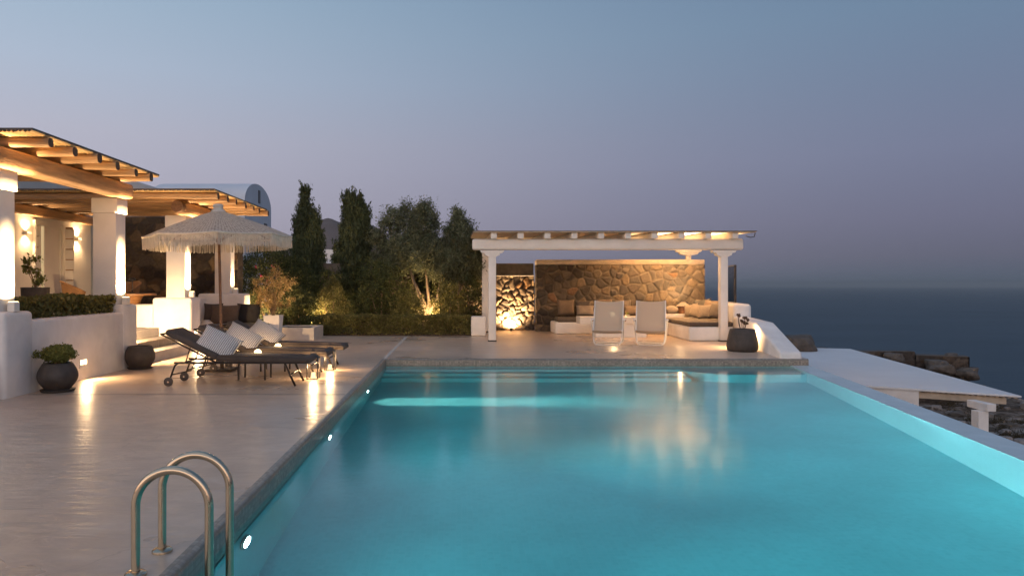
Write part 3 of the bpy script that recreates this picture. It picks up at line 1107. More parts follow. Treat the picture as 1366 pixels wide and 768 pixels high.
# ================================================================== COLUMNS
col_labels = ['white square column standing on the near end of the planter wall',
              'white square column on the far block of the planter wall',
              'white square column on the stepped wall just behind the parasol',
              'white square column partly hidden by the parasol pole, beside the garden']
ups = ['small white uplight at the foot of the nearest column', 'small white uplight beside the column on the far planter block',
       'small white uplight at the foot of the column behind the parasol', 'small white uplight at the foot of the column beside the garden']
for i, (y, zb) in enumerate([(9.43, 1.14), (12.68, 1.15), (15.86, 1.22), (19.02, 1.27)]):
    t = thing('column', col_labels[i], 'column', (-6.31, y + 0.17, zb), 'white columns of the house terrace')
    mb = MB()
    mb.box(-6.52, -6.10, y, y + 0.36, zb - 0.02, 2.78, 0.015, 2)
    mb.build('shaft', M['column'], t, smooth='auto')
    mb = MB()
    mb.box(-6.54, -6.07, y - 0.025, y + 0.385, 2.78, 3.05, 0.02, 2)
    mb.build('capital', M['column'], t, smooth='auto')
    u = thing('uplight', ups[i], 'lamp', (-6.01, y + 0.18, zb), 'uplights on the column feet')
    mb = MB()
    mb.box(-6.06, -5.96, y + 0.12, y + 0.24, zb, zb + 0.13, 0.008)
    mb.build('housing', M['fixture'], u)
    mb = MB()
    mb.box(-6.05, -5.97, y + 0.135, y + 0.225, zb + 0.131, zb + 0.137)
    mb.build('lamp', M['glow'], u)
    lamp('SPOT', 'beam', (-5.985, y + 0.18, zb + 0.17), [28, 22, 22, 4][i], u, WARM, (-6.06, y + 0.18, 3.4), 172, 1.0, 0.02)
    lamp('SPOT', 'tall_beam', (-5.985, y + 0.18, zb + 0.17), [150, 120, 120, 12][i], u, WARM, (-6.105, y + 0.18, 2.75), 34, 1.0, 0.02)

# ================================================================== TIMBER CANOPIES
def canopy(label, y0, y1, xedge, rafters, beam_y, zr, slabz, beams_mat, logend=True):
    t = thing('timber_canopy', label, 'canopy', (-8, (y0 + y1) / 2, 3.05))
    mb = MB()
    mb.box(-6.21, -5.92, beam_y[0], beam_y[1], 3.052, zr - 0.065, 0.05, 3)
    for v in mb.bm.verts:
        v.co.z += 0.012 * math.sin(v.co.y * 3.1)
        v.co.x += 0.015 * math.sin(v.co.y * 2.3)
    mb.build('main_beam', M['woody'], t, smooth='auto')
    mb = MB()
    mb.box(-9.98, -9.8, beam_y[0], beam_y[1], 3.1, zr - 0.065, 0.03)
    mb.build('wall_beam', M['woody'], t)
    for i, y in enumerate(rafters):
        g = random.Random(i * 7 + int(y0))
        mb = MB()
        xe = xedge + 0.03 + g.uniform(-0.04, 0.03)
        r = 0.066 + g.uniform(-0.006, 0.008)
        pts = [(x, y + 0.012 * math.sin(x * 2 + i), zr + 0.01 * math.sin(x * 1.7 + i * 2)) for x in np.linspace(-9.95, xe, 9)]
        sec = []
        for k in range(16):
            a = 2 * PI * (k + 0.5) / 16
            sq = r * 1.0 / max(abs(math.cos(a)), abs(math.sin(a))) ** 0.55
            sec.append((sq * math.cos(a), sq * math.sin(a)))
        wob = [1 + g.uniform(-0.06, 0.06) for _ in pts]
        rows = [[(p[0], p[1] + u * w_ * (1.0), p[2] + v * w_) for u, v in sec + sec[:1]] for p, w_ in zip(pts, wob)]
        mb.grid(rows)
        o = mb.build('rafter', M['woodx'], t, smooth='auto')
        mb = MB()
        p, w_ = pts[-1], wob[-1]
        mb.bm.faces.new([mb.bm.verts.new((p[0] + 0.001, p[1] + u * w_ * 0.995, p[2] + v * w_ * 0.995)) for u, v in sec])
        mb.build('log_end', M['endgrain'], o)
    # reed ceiling: half-round canes along y
    mb = MB()
    x = -9.95
    rr = 0.026
    while x < xedge:
        a0 = y0 + random.uniform(-0.03, 0.03)
        a1 = y1 + random.uniform(-0.03, 0.03)
        rows = []
        for k in range(5):
            an = PI + PI * k / 4
            rows.append([(x + rr * math.cos(an), a0, slabz + rr * math.sin(an)), (x + rr * math.cos(an), a1, slabz + rr * math.sin(an))])
        mb.grid(rows)
        x += rr * 2.05
    mb.build('reed_ceiling', M['reed'], t, smooth=True)
    mb = MB()
    mb.box(-9.96, xedge - 0.01, y0 + 0.01, y1 - 0.01, slabz + 0.001, slabz + 0.03)
    mb.build('roof_cover', M['thatchtop'], t)
    return t
canopy('timber canopy of round logs and reeds nearest the planter wall', 9.08, 12.95, -5.43, [9.43 + 0.62 * i for i in range(6)], (7.5, 13.02), 3.385, 3.475, 'a')
cb = canopy('timber canopy of round logs behind the crocheted parasol', 14.8, 18.95, -5.08, [15.05 + 0.62 * i for i in range(7)], (15.5, 19.5), 3.385, 3.475, 'b')
tb = MB()
tb.tube([(-6.06, 15.497, 3.19), (-6.06, 15.30, 3.19)], 0.125, 18)
tb.build('beam_end', M['endgrain'], cb, smooth='auto')
# ================================================================== HOUSE
h = thing('house', 'cream plastered house front with plank doors behind the terrace', 'house', (-13, 15, 0))
mb = MB()
YA, YB, ZD = 16.77, 18.02, 3.02
mb.box(-10.4, -10.0, 7.0, YA, ZT - 0.05, 4.4)
mb.box(-10.4, -10.0, YB, 19.35, ZT - 0.05, 4.4)
mb.box(-10.4, -10.0, YA + 0.0005, YB - 0.0005, ZD, 4.4)
mb.box(-16, -10.401, 7.0, 19.35, -0.1, 4.4)
mb.build('wall', M['plaster'], h)
mb = MB()
mb.box(-16.1, -9.98, 6.9, 24.6, 4.402, 4.72, 0.04, 3)
mb.box(-16.0, -10.02, 20.72, 24.5, -0.1, 4.40)
mb.build('roof_parapet', M['houseblue'], h, smooth='auto')
d = MB()
d.box(-10.12, -10.02, YA + 0.002, YA + 0.09, ZT + 0.002, ZD - 0.002)
d.box(-10.12, -10.02, YB - 0.09, YB - 0.002, ZT + 0.002, ZD - 0.002)
d.box(-10.12, -10.02, YA + 0.092, YB - 0.092, ZD - 0.09, ZD - 0.002)
do = d.build('door', M['plaster'], h)
mb = MB()
for k in range(9):
    z0 = ZT + 0.02 + k * 0.262
    mb.box(-10.10, -10.045, YA + 0.095, YA + 0.30, z0, z0 + 0.236, 0.006)
mb.build('plank_leaf', M['plaster'], do)
mb = MB()
mb.box(-10.09, -10.05, YA + 0.305, YA + 0.36, ZT + 0.02, ZD - 0.095)
mb.box(-10.09, -10.05, YA + 0.50, YB - 0.095, ZT + 0.02, ZD - 0.095)
mb.box(-10.09, -10.05, YA + 0.362, YA + 0.498, ZT + 0.02, ZT + 0.45)
mb.box(-10.088, -10.052, YA + 0.62, YA + 0.66, ZT + 0.03, ZD - 0.1)
mb.build('door_frame', M['plaster'], do)
mb = MB()
mb.box(-10.075, -10.065, YA + 0.363, YA + 0.497, ZT + 0.452, ZD - 0.10)
mb.build('glass_pane', emit('lit_room_glass', (1, 0.70, 0.36, 1), 0.62), do)
mb = MB()
for k in range(9):
    z0 = ZT + 0.02 + k * 0.262
    mb.box(-9.98, -9.76, YB + 0.02, YB + 0.055, z0, z0 + 0.236, 0.006)
sh = mb.build('shutter', M['plaster'], do)
mb = MB()
mb.box(-9.97, -9.77, YB + 0.034, YB + 0.044, ZT + 0.02, ZD - 0.06)
mb.box(-10.11, -10.085, YA + 0.095, YA + 0.30, ZT + 0.02, ZD - 0.1)
bk = mb.build('shutter_back', M['wood'], do)
mb = MB()
mb.box(-10.0, -9.93, YA - 0.07, YA, ZT, ZD + 0.02, 0.01)
mb.build('reveal', M['plaster'], do)

for y, lb in [(16.42, 'up-and-down wall sconce glowing to one side of the plank door'), (18.62, 'up-and-down wall sconce glowing beyond the open door shutter')]:
    t = thing('wall_sconce', lb, 'wall lamp', (-9.95, y, 2.70), 'sconces on the house front')
    mb = MB()
    mb.box(-9.999, -9.90, y - 0.09, y + 0.09, 2.672, 2.728, 0.006)
    mb.build('body', M['plaster'], t)
    lamp('SPOT', 'upward_beam', (-9.93, y, 2.75), 3.4, t, WARM, (-9.95, y, 4), 140, 0.8, 0.02)
    lamp('POINT', 'glow', (-9.72, y, 2.70), 0.45, t, WARM, radius=0.05)
    lamp('SPOT', 'downward_beam', (-9.93, y, 2.65), 3.4, t, WARM, (-9.95, y, 0), 140, 0.8, 0.02)

# terrace end wall of stone
def stone_wall(name, label, x0, x1, yf, z0, z1, cap=0.0, thick=0.45, seed=1, cell=0.30, depth=0.05, capmat='plaster', pal=None, res=0.024, mortar=(0.10, 0.085, 0.07), tilt=1.0, jag=1.0):
    t = thing(name, label, 'wall', ((x0 + x1) / 2, yf, z0))
    me = stone_sheet((x0, yf, z0), (1, 0, 0), x1 - x0, z1 - cap - z0, (0, -1, 0), cell, depth, res, pal, seed=seed, mortar=mortar, tilt=tilt, jag=jag)
    link_mesh('stone_face', me, M['stone'], t, smooth=True)
    for xx, uu, nn in ((x0, (0, 1, 0), (-1, 0, 0)), (x1, (0, 1, 0), (1, 0, 0))):
        me = stone_sheet((xx, yf, z0), uu, thick, z1 - cap - z0, nn, cell, depth * 0.5, 0.03, pal, seed=seed + 5, mortar=mortar)
        link_mesh('stone_end', me, M['stone'], t, smooth=True)
    mb = MB()
    mb.box(x0 + 0.001, x1 - 0.001, yf + 0.001, yf + thick, z0 + 0.001, z1 - cap - 0.001)
    mb.build('core', M['rock'], t)
    if cap > 0:
        mb = MB()
        mb.box(x0 - 0.012, x1 + 0.012, yf - 0.02, yf + thick + 0.02, z1 - cap, z1, 0.03, 3)
        mb.build('cap', M[capmat], t, smooth='auto')
    return t
stone_wall('stone_wall', 'dark rubble stone wall closing the end of the house terrace', -10.0, -6.25, 20.15, 0.0, 3.43, 0.0, seed=3, cell=0.34, pal=[(0.05, 0.038, 0.028), (0.065, 0.05, 0.036), (0.04, 0.033, 0.028), (0.08, 0.056, 0.036), (0.10, 0.07, 0.045), (0.034, 0.027, 0.023), (0.13, 0.075, 0.035), (0.12, 0.085, 0.05)], mortar=(0.05, 0.04, 0.03))

# vaulted house beyond
v = thing('vaulted_house', 'white barrel-vaulted house with a slit window rising beyond the terrace', 'house', (-11, 32, 0))
xs0, xs1, yc, hw, zs, rise = -13.0, -9.0, 32.05, 2.1, 5.05, 0.95
mb = MB()
mb.box(xs0, xs1, yc - hw, yc + hw, -0.5, zs)
mb.build('wall', M['houseblue'], v)
arc = [(yc - hw * math.cos(a), zs + 0.001 + rise * math.sin(a)) for a in np.linspace(0, PI, 25)]
mb = MB()
mb.grid([[(xs0, y, z) for y, z in arc], [(xs1, y, z) for y, z in arc]])
for xx in (xs0, xs1):
    mb.bm.faces.new([mb.bm.verts.new((xx, y, z)) for y, z in arc])
mb.build('vault_roof', M['houseblue'], v, smooth='auto')
mb = MB()
mb.box(-9.05, -8.98, 31.95, 32.25, zs + 0.12, zs + 0.70)
mb.build('window', M['black'], v)
mb = MB()
mb.box(-9.05, -8.98, 32.9, 33.4, 4.15, 4.35)
mb.build('vent_window', M['black'], v)

# low far houses
fh = thing('far_house', 'low white vaulted cottage seen far off between the two cypresses', 'house', (-15, 82, 0))
mb = MB()
mb.box(-16.8, -12.8, 80, 84, -1, 4.4)
mb.build('wall', M['houseblue'], fh)
arc = [(-14.8 - 2.1 * math.cos(a), 4.4 + 1.1 * math.sin(a)) for a in np.linspace(0, PI, 15)]
mb = MB()
mb.grid([[(x, 79.9, z) for x, z in arc], [(x, 84.1, z) for x, z in arc]])
mb.bm.faces.new([mb.bm.verts.new((x, 79.9, z)) for x, z in arc])
mb.build('roof', M['white'], fh, smooth='auto')

# ================================================================== TERRACE FURNITURE
def wicker_chair(loc, rz, label):
    t = thing('wicker_armchair', label, 'chair', (0, 0, 0), 'wicker armchairs on the terrace')
    mb = MB()
    mb.box(-0.25, 0.25, -0.25, 0.25, 0.36, 0.44, 0.04, 3)
    mb.build('seat', M['wicker'], t, smooth='auto')
    rows = []
    for k in range(6):
        q = k / 5
        rr = 0.29 + 0.09 * q
        row = []
        for j in range(21):
            a = R(-115 + 230 * j / 20)
            top = 0.40 + (0.34 + 0.28 * math.cos(a * 0.75)) * q
            row.append((rr * math.sin(a), -rr * math.cos(a) * 0.95, top))
        rows.append(row)
    mb = MB()
    mb.grid(rows)
    mb.grid([[(p[0] * 0.93, p[1] * 0.93, p[2]) for p in r] for r in rows])
    mb.tube(rows[-1], 0.022, 8)
    mb.build('backrest', M['wicker'], t, smooth=True)
    for sx in (-1, 1):
        for sy in (-1, 1):
            mb = MB()
            mb.tube([(sx * 0.22, sy * 0.22, 0.37), (sx * 0.26, sy * 0.26, 0)], 0.02, 8)
            mb.build('leg', M['furniture_wood'], t, smooth='auto')
    t.location = loc
    t.rotation_euler.z = rz
    return t
wicker_chair((-9.15, 17.1, ZT), R(-60), 'wicker armchair near the plank door, left of the white column')
wicker_chair((-8.15, 17.35, ZT), R(150), 'wicker armchair pulled up behind the round wooden table')
wicker_chair((-8.6, 18.1, ZT), R(200), 'wicker armchair farthest back, against the dark stone wall')

t = thing('round_table', 'round wooden table on a thick carved foot on the terrace', 'table', (-7.6, 16.6, ZT))
MB().lathe([(0, 0.69), (0.50, 0.69), (0.52, 0.70), (0.52, 0.735), (0.50, 0.745), (0, 0.745)], (-7.6, 16.6, ZT), 40).build('tabletop', M['furniture_wood'], t, smooth='auto')
MB().lathe([(0, 0), (0.28, 0), (0.27, 0.08), (0.16, 0.2), (0.13, 0.4), (0.19, 0.6), (0.24, 0.688), (0, 0.688)], (-7.6, 16.6, ZT), 24).build('pedestal', M['furniture_wood'], t, smooth='auto')
t = thing('table_lamp', 'small dark mushroom lamp on the round terrace table', 'lamp', (-7.62, 16.62, ZT + 0.745))
lathe_obj('stem', [(0, 0), (0.06, 0), (0.06, 0.012), (0.012, 0.02), (0.010, 0.30), (0, 0.31)], t.location, M['black'], t, 16)
lathe_obj('shade', [(0.0, 0.37), (0.05, 0.365), (0.075, 0.34), (0.08, 0.31), (0.0, 0.305)], t.location, M['black'], t, 20)

# potted plant beside the door
def leafy_plant(name, label, x, y, z, pot_prof, stems, leafn, lsz, leafm, potm='pot', cat='potted plant', spread=0.05, hmin=0.25, soilr=None):
    t = thing(name, label, cat, (x, y, z))
    lathe_obj('pot', pot_prof, (x, y, z), M[potm], t, 40)
    return t
t = thing('potted_tree', 'small leafy tree in a dark tub beside the plank door', 'potted plant', (-8.80, 14.8, ZT))
px_, py_ = -8.80, 14.8
lathe_obj('pot', [(0, 0), (0.22, 0), (0.255, 0.6), (0.265, 0.86), (0.27, 0.89), (0.245, 0.89), (0.24, 0.85), (0, 0.84)], (px_, py_, ZT), M['pot'], t, 32)
mb = MB()
P = []
for k in range(7):
    a = k * 0.9
    e = Vector((px_ + 0.15 * math.cos(a) * (0.5 + k / 8) - 0.04, py_ + 0.16 * math.sin(a), ZT + 1.0 + 0.085 * k))
    mb.tube([(px_, py_, ZT + 0.84), (px_ + 0.03 * math.cos(a), py_, ZT + 0.95), e], 0.012, 6, r2=0.004)
    P.append(blob_points(e, (0.09, 0.09, 0.08), 7, 13, 0.03))
mb.build('trunk', M['drybark'], t, smooth=True)
leaf_mesh('crown', np.concatenate(P), 0.06, 0.5, M['brightleaf'], t)

# ================================================================== POTS ON THE DECK
def belly(r, h, rb=0.62, rt=0.72):
    pr = [(0, 0)]
    for k in range(15):
        q = k / 14
        rr = r * (rb + (1 - rb) * math.sin(PI * min(q / 0.5, 1) / 2)) if q < 0.5 else r * (rt + (1 - rt) * math.cos(PI * (q - 0.5) / 1.0))
        pr.append((rr, q * h))
    e = pr[-1][0]
    pr += [(e - 0.015, h + 0.006), (e - 0.035, h), (e - 0.04, h - 0.06), (0, h - 0.065)]
    return pr
t = thing('potted_shrub', 'round dark pot holding a low bushy green shrub', 'potted plant', (-5.66, 10.05, 0))
lathe_obj('saucer', [(0, 0.004), (0.21, 0.004), (0.225, 0.035), (0.20, 0.04), (0, 0.03)], t.location, M['pot'], t)
lathe_obj('pot', belly(0.262, 0.36), (-5.66, 10.05, 0.04), M['pot'], t)
Pp = blob_points((-5.65, 10.05, 0.535), (0.205, 0.205, 0.105), 230, 40, 0.018, 0.55)
Pp = np.concatenate([Pp, blob_points((-5.90, 9.98, 0.53), (0.03, 0.03, 0.02), 6, 20, 0.02)])
leaf_mesh('foliage', Pp, 0.030, 0.75, M['brightleaf'], t, up=0.4)
mb = MB()
for k in range(9):
    a = k * 0.7
    mb.tube([(-5.66, 10.05, 0.36), (-5.66 + 0.16 * math.cos(a), 10.05 + 0.16 * math.sin(a), 0.54)], 0.01, 6)
mb.build('stems', M['drybark'], t)

t = thing('empty_pot', 'round dark empty pot on a saucer beside the steps', 'pot', (-5.72, 12.78, 0))
lathe_obj('saucer', [(0, 0.004), (0.20, 0.004), (0.215, 0.03), (0.19, 0.035), (0, 0.03)], t.location, M['pot'], t)
lathe_obj('pot', belly(0.255, 0.37, 0.70, 0.78), (-5.72, 12.78, 0.035), M['pot'], t)

# ================================================================== PARASOL
def parasol(cx, cy):
    t = thing('parasol', 'crocheted off-white parasol with a long fringe above the loungers', 'parasol', (cx, cy, 0))
    n = 8
    rim, zr, za = 1.25, 2.355, 2.80
    me_rows, uvs = [], []
    def ptat(a, q):
        k = ((a - R(16)) / (2 * PI) * n) % 1
        sag = 0.02 * math.sin(PI * k) * q ** 2
        poly = math.cos(PI / n) / math.cos((k - 0.5) * 2 * PI / n)
        r = (0.055 + (rim - 0.055) * q) * (poly * q + (1 - q))
        z = za + (zr - za) * (0.82 * q + 0.18 * q * q) - sag
        return Vector((cx + r * math.cos(a), cy + r * math.sin(a), z))
    na, nq = 96, 16
    off = R(10)
    P = [[ptat(off + 2 * PI * j / na - off, q / nq) for j in range(na + 1)] for q in range(nq + 1)]
    bm = bmesh.new()
    uvl = bm.loops.layers.uv.new('UVMap')
    vs = [[bm.verts.new(p) for p in row] for row in P]
    for i in range(nq):
        for j in range(na):
            f = bm.faces.new((vs[i][j], vs[i + 1][j], vs[i + 1][j + 1], vs[i][j + 1]))
            for lp, (ii, jj) in zip(f.loops, ((i, j), (i + 1, j), (i + 1, j + 1), (i, j + 1))):
                q = ii / nq
                lp[uvl].uv = ((jj / na * 2 * PI) * 22, q * rim * 24)
    me = bpy.data.meshes.new('canopy')
    bm.to_mesh(me)
    bm.free()
    cano = link_mesh('canopy', me, M['crochet'], t, smooth=True)
    lathe_obj('top_cap', [(0.13, -0.035), (0.115, 0.01), (0.085, 0.025), (0.08, 0.05), (0.09, 0.085), (0.075, 0.115), (0, 0.13)], (cx, cy, za), M['cotton'], cano, 20)
    # fringe strands, one mesh
    mb = MB()
    for j in range(420):
        a = 2 * PI * j / 420
        p = ptat(a, 1.0)
        ln = 0.215 + random.uniform(-0.012, 0.012)
        dx, dy = random.uniform(-0.006, 0.006), random.uniform(-0.006, 0.006)
        mb.tube([p, p + Vector((dx, dy, -ln * 0.5)), p + Vector((dx * 1.8, dy * 1.8, -ln))], 0.0058, 4, cap=False)
    mb.build('fringe', M['cotton'], cano)
    mb = MB()
    mb.tube([ptat(2 * PI * j / 192, 1.0) + Vector((0, 0, -0.012)) for j in range(193)], 0.018, 6, cap=False)
    mb.build('rim_band', M['cotton'], cano, smooth=True)
    mb = MB()
    mb.tube([(cx, cy, 0.05), (cx, cy, 2.78)], 0.024, 14)
    mb.build('pole', M['darkwood'], t, smooth='auto')
    for k in range(8):
        a = 2 * PI * k / 8
        mb = MB()
        e = ptat(a + R(16) + 1e-4, 0.97) + Vector((0, 0, -0.02))
        mb.tube([(cx + 0.03 * math.cos(a), cy + 0.03 * math.sin(a), za - 0.05), e], 0.011, 6)
        rb = mb.build('rib', M['darkwood'], t, smooth='auto')
        mb = MB()
        m_ = ptat(a + R(16) + 1e-4, 0.5) + Vector((0, 0, -0.03))
        mb.tube([(cx + 0.035 * math.cos(a), cy + 0.035 * math.sin(a), 2.28), m_], 0.009, 6)
        mb.build('strut', M['darkwood'], rb, smooth='auto')
    lathe_obj('hub', [(0.025, 2.24), (0.05, 2.25), (0.05, 2.31), (0.025, 2.32)], (cx, cy, 0), M['darkwood'], t, 16)
    mb = MB()
    mb.box(cx - 0.24, cx + 0.24, cy - 0.24, cy + 0.24, 0.0, 0.045, 0.01)
    b = mb.build('base', M['darkmetal'], t)
    mb = MB()
    mb.tube([(cx, cy, 0.045), (cx, cy, 0.32)], 0.033, 14)
    mb.build('sleeve', M['darkmetal'], b, smooth='auto')
    t.rotation_euler = (0, R(-1.4), 0)
    return t
parasol(-4.16, 12.52)

# ================================================================== LOUNGERS
def make_lounger():
    t = thing('sun_lounger', 'dark sun lounger nearest the planter pots with its back raised', 'sun lounger', (0, 0, 0), 'sun loungers under the parasol')
    W = 0.60
    y0, y1 = 0.0, W
    # frame : local x 0 = foot end ; negative = head
    mb = MB()
    for y in (y0 + 0.01, y1 - 0.01):
        mb.tube([(-1.86, y, 0.345), (-0.05, y, 0.345), (0.02, y, 0.35)], 0.016, 8)
    for x in (-1.75, -1.25, -0.7, -0.03):
        mb.tube([(x, y0 + 0.01, 0.34), (x, y1 - 0.01, 0.34)], 0.012, 8)
    mb.build('frame', M['darkmetal'], t, smooth='auto')
    for y in (y0 + 0.015, y1 - 0.015):
        mb = MB()
        mb.tube([(-0.22, y, 0.34), (-0.06, y, 0.0)], 0.017, 8)
        mb.build('leg', M['darkmetal'], t, smooth='auto')
    mb = MB()
    mb.tube([(-0.14, y0 + 0.015, 0.17), (-0.14, y1 - 0.015, 0.17)], 0.011, 8)
    mb.build('leg_brace', M['darkmetal'], t, smooth='auto')
    for y in (y0 - 0.005, y1 + 0.005):
        mb = MB()
        pts = [(-1.45, y, 0.345), (-1.76, y, 0.345)]
        for a in np.linspace(0, R(75), 6):
            pts.append((-1.76 - 0.10 * math.sin(a), y, 0.245 + 0.10 * math.cos(a)))
        pts.append((-1.925, y, 0.07))
        mb.tube(pts, 0.014, 8)
        mb.tube([(-1.89, y, 0.17), (-1.60, y, 0.235), (-1.56, y, 0.34)], 0.010, 8)
        arm = mb.build('wheel_strut', M['darkmetal'], t, smooth='auto')
        mb = MB()
        mb.lathe([(0, -0.018), (0.05, -0.018), (0.067, -0.012), (0.067, 0.012), (0.05, 0.018), (0, 0.018)], (0, 0, 0), 24)
        for v_ in mb.bm.verts:
            v_.co = Matrix.Translation((-1.93, y - 0.018, 0.067)) @ Matrix.Rotation(PI / 2, 4, 'X') @ v_.co
        wh = mb.build('wheel', M['rubber'], t, smooth='auto')
        mb = MB()
        mb.tube([(-1.93, y - 0.042, 0.067), (-1.93, y + 0.02, 0.067)], 0.014, 10)
        mb.build('axle', M['chrome'], wh, smooth='auto')
    mb = MB()
    mb.box(-1.24, 0.14, y0, y1, 0.365, 0.455, 0.035, 4)
    for v_ in mb.bm.verts:
        if v_.co.x > -0.05:
            v_.co.z -= (v_.co.x + 0.05) ** 2 * 1.6
    mt = mb.build('mattress', M['darkfabric'], t, smooth='auto')
    mb = MB()
    mb.tube([(-1.2, y0 + 0.002, 0.452), (0.10, y0 + 0.002, 0.442)], 0.006, 6)
    mb.tube([(-1.2, y0 + 0.0, 0.372), (0.10, y0 + 0.0, 0.366)], 0.006, 6)
    mb.build('piping', M['brownfabric'], mt, smooth='auto')
    ang = R(27)
    Mx = Matrix.Translation((-1.24, 0, 0.385)) @ Matrix.Rotation(ang, 4, 'Y')
    mb = MB()
    mb.box(-0.86, 0.0, y0 + 0.0, y1 - 0.0, -0.01, 0.085, 0.035, 4, Mx)
    mb.build('backrest', M['darkfabric'], t, smooth='auto')
    mb = MB()
    for y in (y0 + 0.012, y1 - 0.012):
        mb.tube([Mx @ Vector((-0.90, y, -0.03)), Mx @ Vector((0.02, y, -0.03))], 0.015, 8)
    mb.tube([Mx @ Vector((-0.90, y0 + 0.012, -0.03)), Mx @ Vector((-0.90, y1 - 0.012, -0.03))], 0.015, 8)
    bf = mb.build('back_frame', M['darkmetal'], t, smooth='auto')
    mb = MB()
    mb.tube([Mx @ Vector((-0.45, y0 + 0.1, -0.03)), (-1.72, y0 + 0.1, 0.345)], 0.010, 8)
    mb.tube([Mx @ Vector((-0.45, y1 - 0.1, -0.03)), (-1.72, y1 - 0.1, 0.345)], 0.010, 8)
    mb.build('back_support', M['darkmetal'], t, smooth='auto')
    return t
lounger = make_lounger()
LS = [(-2.37, 10.57, 'dark sun lounger closest to the deck front with a striped pillow'),
      (-2.30, 11.70, 'middle dark sun lounger between the two little side tables'),
      (-2.22, 12.88, 'dark sun lounger farthest back, beyond the parasol pole')]
for i, (x, y, lb) in enumerate(LS):
    o = lounger if i == 0 else copy_tree(lounger)
    o.location = (x, y, 0)
    o['label'] = lb
PL = [(-3.66, 10.84, 0.605, 'white ribbed pillow on the closest sun lounger'),
      (-3.64, 11.97, 0.60, 'white ribbed pillow on the middle sun lounger'),
      (-3.56, 13.14, 0.605, 'white ribbed pillow on the sun lounger farthest back')]
for i, (x, y, z, lb) in enumerate(PL):
    mb = MB()
    mb.pillow(Matrix.Identity(4), 0.62, 0.52, 0.19, 18)
    o = mb.build('pillow', M['stripe'], smooth=True)
    o.location = (x, y, z)
    nn = Vector((0.42, -0.60 + 0.08 * i, 0.66)).normalized()
    xx = Vector((0.86, 0.12 - 0.1 * i, -0.42 + 0.05 * i))
    xx = (xx - nn * xx.dot(nn)).normalized()
    zz = xx.cross(nn)
    o.rotation_euler = Matrix(((xx.x, nn.x, zz.x), (xx.y, nn.y, zz.y), (xx.z, nn.z, zz.z))).to_euler()
    tag(o, lb, 'pillow', 'striped pillows on the loungers')

# side tables with dome lamps
for x0, y0, lb, lb2 in [(-3.49, 11.22, 'low dark side table between the first two loungers', 'glowing dome lamp on the side table nearer the deck front'),
                        (-3.45, 12.34, 'low dark side table beside the parasol pole', 'glowing dome lamp on the side table by the parasol')]:
    t = thing('side_table', lb, 'side table', (x0, y0, 0), 'side tables between the loungers')
    w, dp = 0.45, 0.38
    mb = MB()
    mb.box(x0, x0 + w, y0, y0 + dp, 0.375, 0.40, 0.006)
    mb.build('tabletop', M['darkmetal'], t)
    for ax in (0.015, w - 0.015):
        for ay in (0.015, dp - 0.015):
            mb = MB()
            mb.box(x0 + ax - 0.013, x0 + ax + 0.013, y0 + ay - 0.013, y0 + ay + 0.013, 0, 0.375)
            mb.build('leg', M['darkmetal'], t)
    lx, ly = x0 + 0.27, y0 + 0.19
    t = thing('dome_lamp', lb2, 'lamp', (lx, ly, 0.40), 'dome lamps on the side tables')
    lathe_obj('base', [(0, 0.0), (0.05, 0.0), (0.05, 0.012), (0, 0.013)], (lx, ly, 0.40), M['black'], t, 20)
    lathe_obj('dome', [(0.056, 0.014), (0.055, 0.03), (0.045, 0.052), (0.028, 0.066), (0, 0.072)], (lx, ly, 0.40), M['glow'], t, 24)
    lamp('POINT', 'glow', (lx, ly, 0.52), 0.5, t, WARM, radius=0.04)

# lanterns
for x, y, lb in [(-2.33, 11.42, 'black lantern at the foot of the first two loungers, nearer the pool ladder'), (-2.27, 12.55, 'black lantern at the foot of the two far loungers')]:
    t = thing('lantern', lb, 'lantern', (x, y, 0), 'floor lanterns by the loungers')
    s, hh = 0.085, 0.33
    mb = MB()
    for sx in (-1, 1):
        for sy in (-1, 1):
            mb.box(x + sx * s - 0.008, x + sx * s + 0.008, y + sy * s - 0.008, y + sy * s + 0.008, 0.0, hh)
    mb.box(x - s - 0.008, x + s + 0.008, y - s - 0.008, y - s + 0.006, 0.0, 0.014)
    mb.box(x - s - 0.008, x + s + 0.008, y + s - 0.006, y + s + 0.008, 0.0, 0.014)
    mb.build('frame', M['black'], t)
    mb = MB()
    for a, b_ in (((s + 0.02), hh), (0.05, hh + 0.05)):
        pass
    rs = [(s + 0.02, hh + 0.001), (s + 0.02, hh + 0.012), (0.045, hh + 0.055), (0.04, hh + 0.075), (0.0, hh + 0.08)]
    mb.lathe([(0, hh + 0.001)] + [(r * 1.25, z) for r, z in rs], (x, y, 0), 4)
    for v_ in mb.bm.verts:
        p = Vector((v_.co.x - x, v_.co.y - y, 0))
        p.rotate(Matrix.Rotation(PI / 4, 3, 'Z'))
        v_.co.x, v_.co.y = x + p.x, y + p.y
    mb.build('roof', M['black'], t)
    mb = MB()
    mb.tube([(x - 0.05, y, hh + 0.06)] + [(x - 0.05 * math.cos(a), y, hh + 0.075 + 0.065 * math.sin(a)) for a in np.linspace(0, PI, 10)] + [(x + 0.05, y, hh + 0.06)], 0.004, 6)
    mb.build('handle', M['black'], t)
    mb = MB()
    mb.lathe([(0, 0.0), (0.05, 0.0), (0.05, 0.02), (0.035, 0.022), (0.034, 0.10), (0, 0.102)], (x, y, 0.001), 16)
    mb.build('candle', M['softglow'], t, smooth='auto')
    lamp('POINT', 'glow', (x, y, 0.20), 1.5, t, WARM, radius=0.035)

